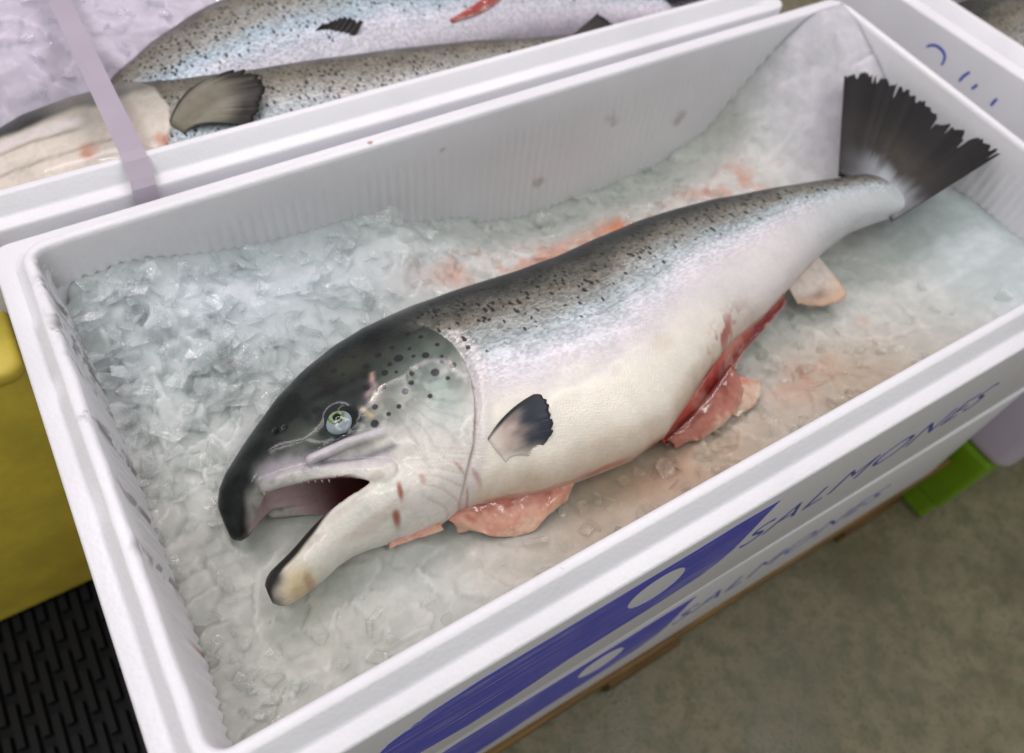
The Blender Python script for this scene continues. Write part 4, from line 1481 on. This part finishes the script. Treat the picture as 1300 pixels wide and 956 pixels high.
def fish_floor(X, Y):
    """highest the ice may stand without swallowing the salmon"""
    lim = np.full(X.shape, 1.0)
    d, v, m, T = f_d(X), f_v(X), f_m(X), f_t(X)
    ins = (X > .036) & (X < .64)
    dist = np.maximum(v - Y, Y - d)          # > 0 outside the outline
    k = m - .20 * T - .021 + np.clip(dist, -1, 1) * 0.42
    kb = m - .55 * T + np.clip(Y - d, -1, 1) * 0.25
    k = np.where(Y > (d + v) / 2, np.minimum(k, kb + .004), k)
    lim = np.where(ins, k, lim)
    # lower jaw and snout
    jd = np.hypot(np.maximum(.050 - X, X - .17), 0)
    jl_ = -.092 + np.clip(np.hypot(np.clip(.045 - X, 0, 1), np.clip(.070 - Y, 0, 1)) , 0, 1) * 0.5
    lim = np.where((X < .19) & (Y < .20), np.minimum(lim, jl_ + np.clip(np.abs(Y - .12) - .05, 0, 1) * .3), lim)
    # tail fin and the flaps in front of the belly
    tz = np.interp(X, MX, MZ) - .006
    lim = np.where((X > .60) & (Y > .108) & (Y < .285), np.minimum(lim, tz), lim)
    return lim


def bed_main(X, Y):
    h = np.full(X.shape, -.094)
    h += .062 * np.exp(-(((X - .10) / .12) ** 4 + ((Y - .345) / .095) ** 2))          # mound at the back left
    h += .020 * np.exp(-(((X - .235) / .035) ** 2 + ((Y - .315) / .03) ** 2))
    h -= .040 * np.exp(-(((X - .46) / .14) ** 4 + ((Y - .330) / .075) ** 2))          # trough behind the back
    h += .095 * sstep(.585, .715, X + .35 * (Y - .34)) * sstep(.14, .34, Y)                # frozen drift in the far corner
    h += .030 * sstep(.60, .73, X) * sstep(.30, .10, Y)
    h += .020 * sstep(.075, .0, Y) + .008 * sstep(.05, .0, X)
    h -= .020 * np.exp(-(((X - .012) / .018) ** 2 + ((Y - .285) / .035) ** 2))         # hollow by the left wall
    rough = .28 + .72 * np.exp(-(((X - .10) / .16) ** 2 + ((Y - .29) / .10) ** 2))
    rough = rough * (1 - .75 * sstep(.56, .66, X))
    h += rough * (cells(X, Y, .022, 11, .012, .016) + cells(X + .3, Y + .2, .011, 12, .004, .006))
    h += .004 * (vnoise(X * 30, Y * 30, 1) - .5)
    return np.minimum(h, fish_floor(X, Y))


def tint_main(X, Y):
    n = vnoise(X * 40, Y * 40, 6)
    n2 = vnoise(X * 14, Y * 14, 9)
    c = np.zeros(X.shape + (3,)) + np.array(lin(204, 206, 201))
    mound = (np.exp(-(((X - .12) / .16) ** 2 + ((Y - .31) / .09) ** 2)))[..., None]
    c = c * (1 - mound) + np.array(lin(208, 215, 219)) * mound
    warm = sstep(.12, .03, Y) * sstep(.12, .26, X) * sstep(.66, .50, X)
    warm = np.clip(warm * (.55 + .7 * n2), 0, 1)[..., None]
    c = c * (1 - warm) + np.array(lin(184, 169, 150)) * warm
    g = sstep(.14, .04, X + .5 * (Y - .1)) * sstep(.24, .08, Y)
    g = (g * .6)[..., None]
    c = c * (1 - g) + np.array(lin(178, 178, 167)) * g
    # watery blood behind the back
    for (bx, by, rx, ry, s) in ((.31, .270, .05, .016, .75), (.38, .262, .05, .018, .6), (.45, .268, .035, .018, .95), (.49, .270, .02, .02, .6), (.575, .262, .025, .035, .75), (.545, .275, .015, .015, .6), (.475, .052, .05, .02, .35), (.33, .040, .05, .02, .25), (.62, .318, .008, .008, .5), (.56, .075, .006, .004, .7)):
        k = np.exp(-(((X - bx) / rx) ** 2 + ((Y - by) / ry) ** 2)) * s * np.clip(.12 + 1.1 * sstep(.36, .66, .6 * n + .4 * vnoise(X * 120, Y * 120, 2)), 0, 1)
        k = np.clip(k, 0, 1)[..., None]
        c = c * (1 - k) + np.array(lin(204, 128, 88)) * k
    blue = (sstep(.60, .70, X) * sstep(.25, .12, Y) * .6)[..., None]
    c = c * (1 - blue) + np.array(lin(186, 202, 206)) * blue
    drift = (sstep(.60, .68, X) * sstep(.16, .26, Y) * .8)[..., None]
    c = c * (1 - drift) + np.array(lin(208, 205, 214)) * drift
    return c


def hull_proto(seed):
    rg = np.random.default_rng(seed)
    bm_ = bmesh.new()
    ax = (1, rg.uniform(.45, .9), rg.uniform(.14, .42))
    for k in range(12):
        p = rg.uniform(-1, 1, 3)
        p = p / max(.6, np.linalg.norm(p))
        bm_.verts.new(p * ax)
    bmesh.ops.convex_hull(bm_, input=bm_.verts)
    loose = [v for v in bm_.verts if not v.link_faces]
    bmesh.ops.delete(bm_, geom=loose, context='VERTS')
    bm_.verts.index_update()
    bmesh.ops.triangulate(bm_, faces=bm_.faces)
    V = np.array([v.co[:] for v in bm_.verts])
    F_ = np.array([[v.index for v in f.verts] for f in bm_.faces])
    bm_.free()
    return V, F_


PROTO = [hull_proto(100 + k) for k in range(16)]


def chips(spots, rg, flat=0.5):
    Vs, Fs, n = [], [], 0
    for (px, py, pz, s) in spots:
        Vp, Fp = PROTO[rg.integers(len(PROTO))]
        e = Euler((rg.normal(0, flat), rg.normal(0, flat), rg.uniform(0, 6.28))).to_matrix()
        V = (Vp * s) @ np.array(e).T + np.array([px, py, pz])
        Vs.append(V)
        Fs.append(Fp + n)
        n += len(V)
    return np.concatenate(Vs), np.concatenate(Fs)


def ice_object(label, x0, x1, y0, y1, hf, tintf, spots, rg, base, step=.002):
    nx_, ny_ = int((x1 - x0) / step) + 1, int((y1 - y0) / step) + 1
    X, Y = np.meshgrid(np.linspace(x0, x1, nx_), np.linspace(y0, y1, ny_), indexing='ij')
    Z = hf(X, Y)
    V = np.stack([X, Y, Z], -1).reshape(-1, 3)
    i, j = np.meshgrid(np.arange(nx_ - 1), np.arange(ny_ - 1), indexing='ij')
    a = (i * ny_ + j).ravel()
    Fq = np.stack([a, a + ny_, a + ny_ + 1, a + 1], 1)
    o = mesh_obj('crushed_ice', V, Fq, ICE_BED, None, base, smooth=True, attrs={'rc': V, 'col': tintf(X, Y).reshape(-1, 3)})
    o.data.materials.append(ICE_CHIP)
    tag(o, label, 'ice', kind='stuff')
    if spots is not None:
        Vc, Fc = chips(spots, rg)
        c = np.clip(tintf(Vc[:, 0], Vc[:, 1]) * 1.3, 0, .92)
        oc = mesh_obj('ice_chips', Vc, Fc, ICE_CHIP, o, base, smooth=False, attrs={'rc': Vc, 'col': c})
        oc['kind'] = 'stuff'
    return o


rg = np.random.default_rng(5)
sp = []
for k in range(9000):
    px, py = rg.uniform(.004, .70), rg.uniform(.006, .334)
    left = math.exp(-(((px - .09) / .13) ** 2 + ((py - .28) / .10) ** 2))
    dens = .10 + .22 * left
    if px > .56:
        dens *= .15
    if rg.random() > dens:
        continue
    if .036 < px < .64 and float(f_v(px)) - .004 < py < float(f_d(px)) + .004:
        continue
    if px < .19 and .062 < py < .14 and px > .03:
        continue
    if px > .59 and .10 < py < .29:
        continue
    A = np.array([[px]]), np.array([[py]])
    hz = float(bed_main(*A)[0, 0])
    lim = float(fish_floor(*A)[0, 0])
    s = rg.uniform(.005, .011) * (1 + 1.4 * left * rg.random())
    zz = hz + rg.uniform(-.003, .004) * (1 + left)
    if zz + s * .6 > lim + .012:
        zz = lim + .006 - s * .5
    sp.append((px, py, zz, s))
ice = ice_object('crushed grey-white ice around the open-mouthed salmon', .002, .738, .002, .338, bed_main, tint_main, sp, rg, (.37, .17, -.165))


def bed_back(X, Y):
    h = np.full(X.shape, -.075) + .045 * sstep(.50, .62, Y) + .012 * sstep(.12, .0, X) * sstep(.5, .58, Y)
    return h + cells(X, Y, .022, 21, .004, .008) + .003 * (vnoise(X * 60, Y * 60, 2) - .5)


def tint_back(X, Y):
    return np.zeros(X.shape + (3,)) + np.array(lin(204, 197, 211))


sp = [(rg.uniform(-.05, .67), rg.uniform(.41, .735), 0, rg.uniform(.004, .010)) for k in range(350)]
sp = [(a, b, float(bed_back(np.array([[a]]), np.array([[b]]))[0, 0]) + rg.uniform(-.002, .003), s) for a, b, _, s in sp]
ice_object('pale lilac crushed ice under the two fish in the box behind', -.055, .676, .4075, .742, bed_back, tint_back, sp, rg, (.31, .57, -.16), .0025)


def bed_right(X, Y):
    return np.full(X.shape, -.085) + cells(X, Y, .016, 31, .012, .012) + cells(X, Y, .008, 32, .004, .005)


ice_object('crushed ice in the box beyond the tail', .862, 1.58, .085, .375, bed_right, lambda X, Y: np.zeros(X.shape + (3,)) + np.array(lin(196, 180, 172)), None, rg, (1.17, .14, -.16), .003)
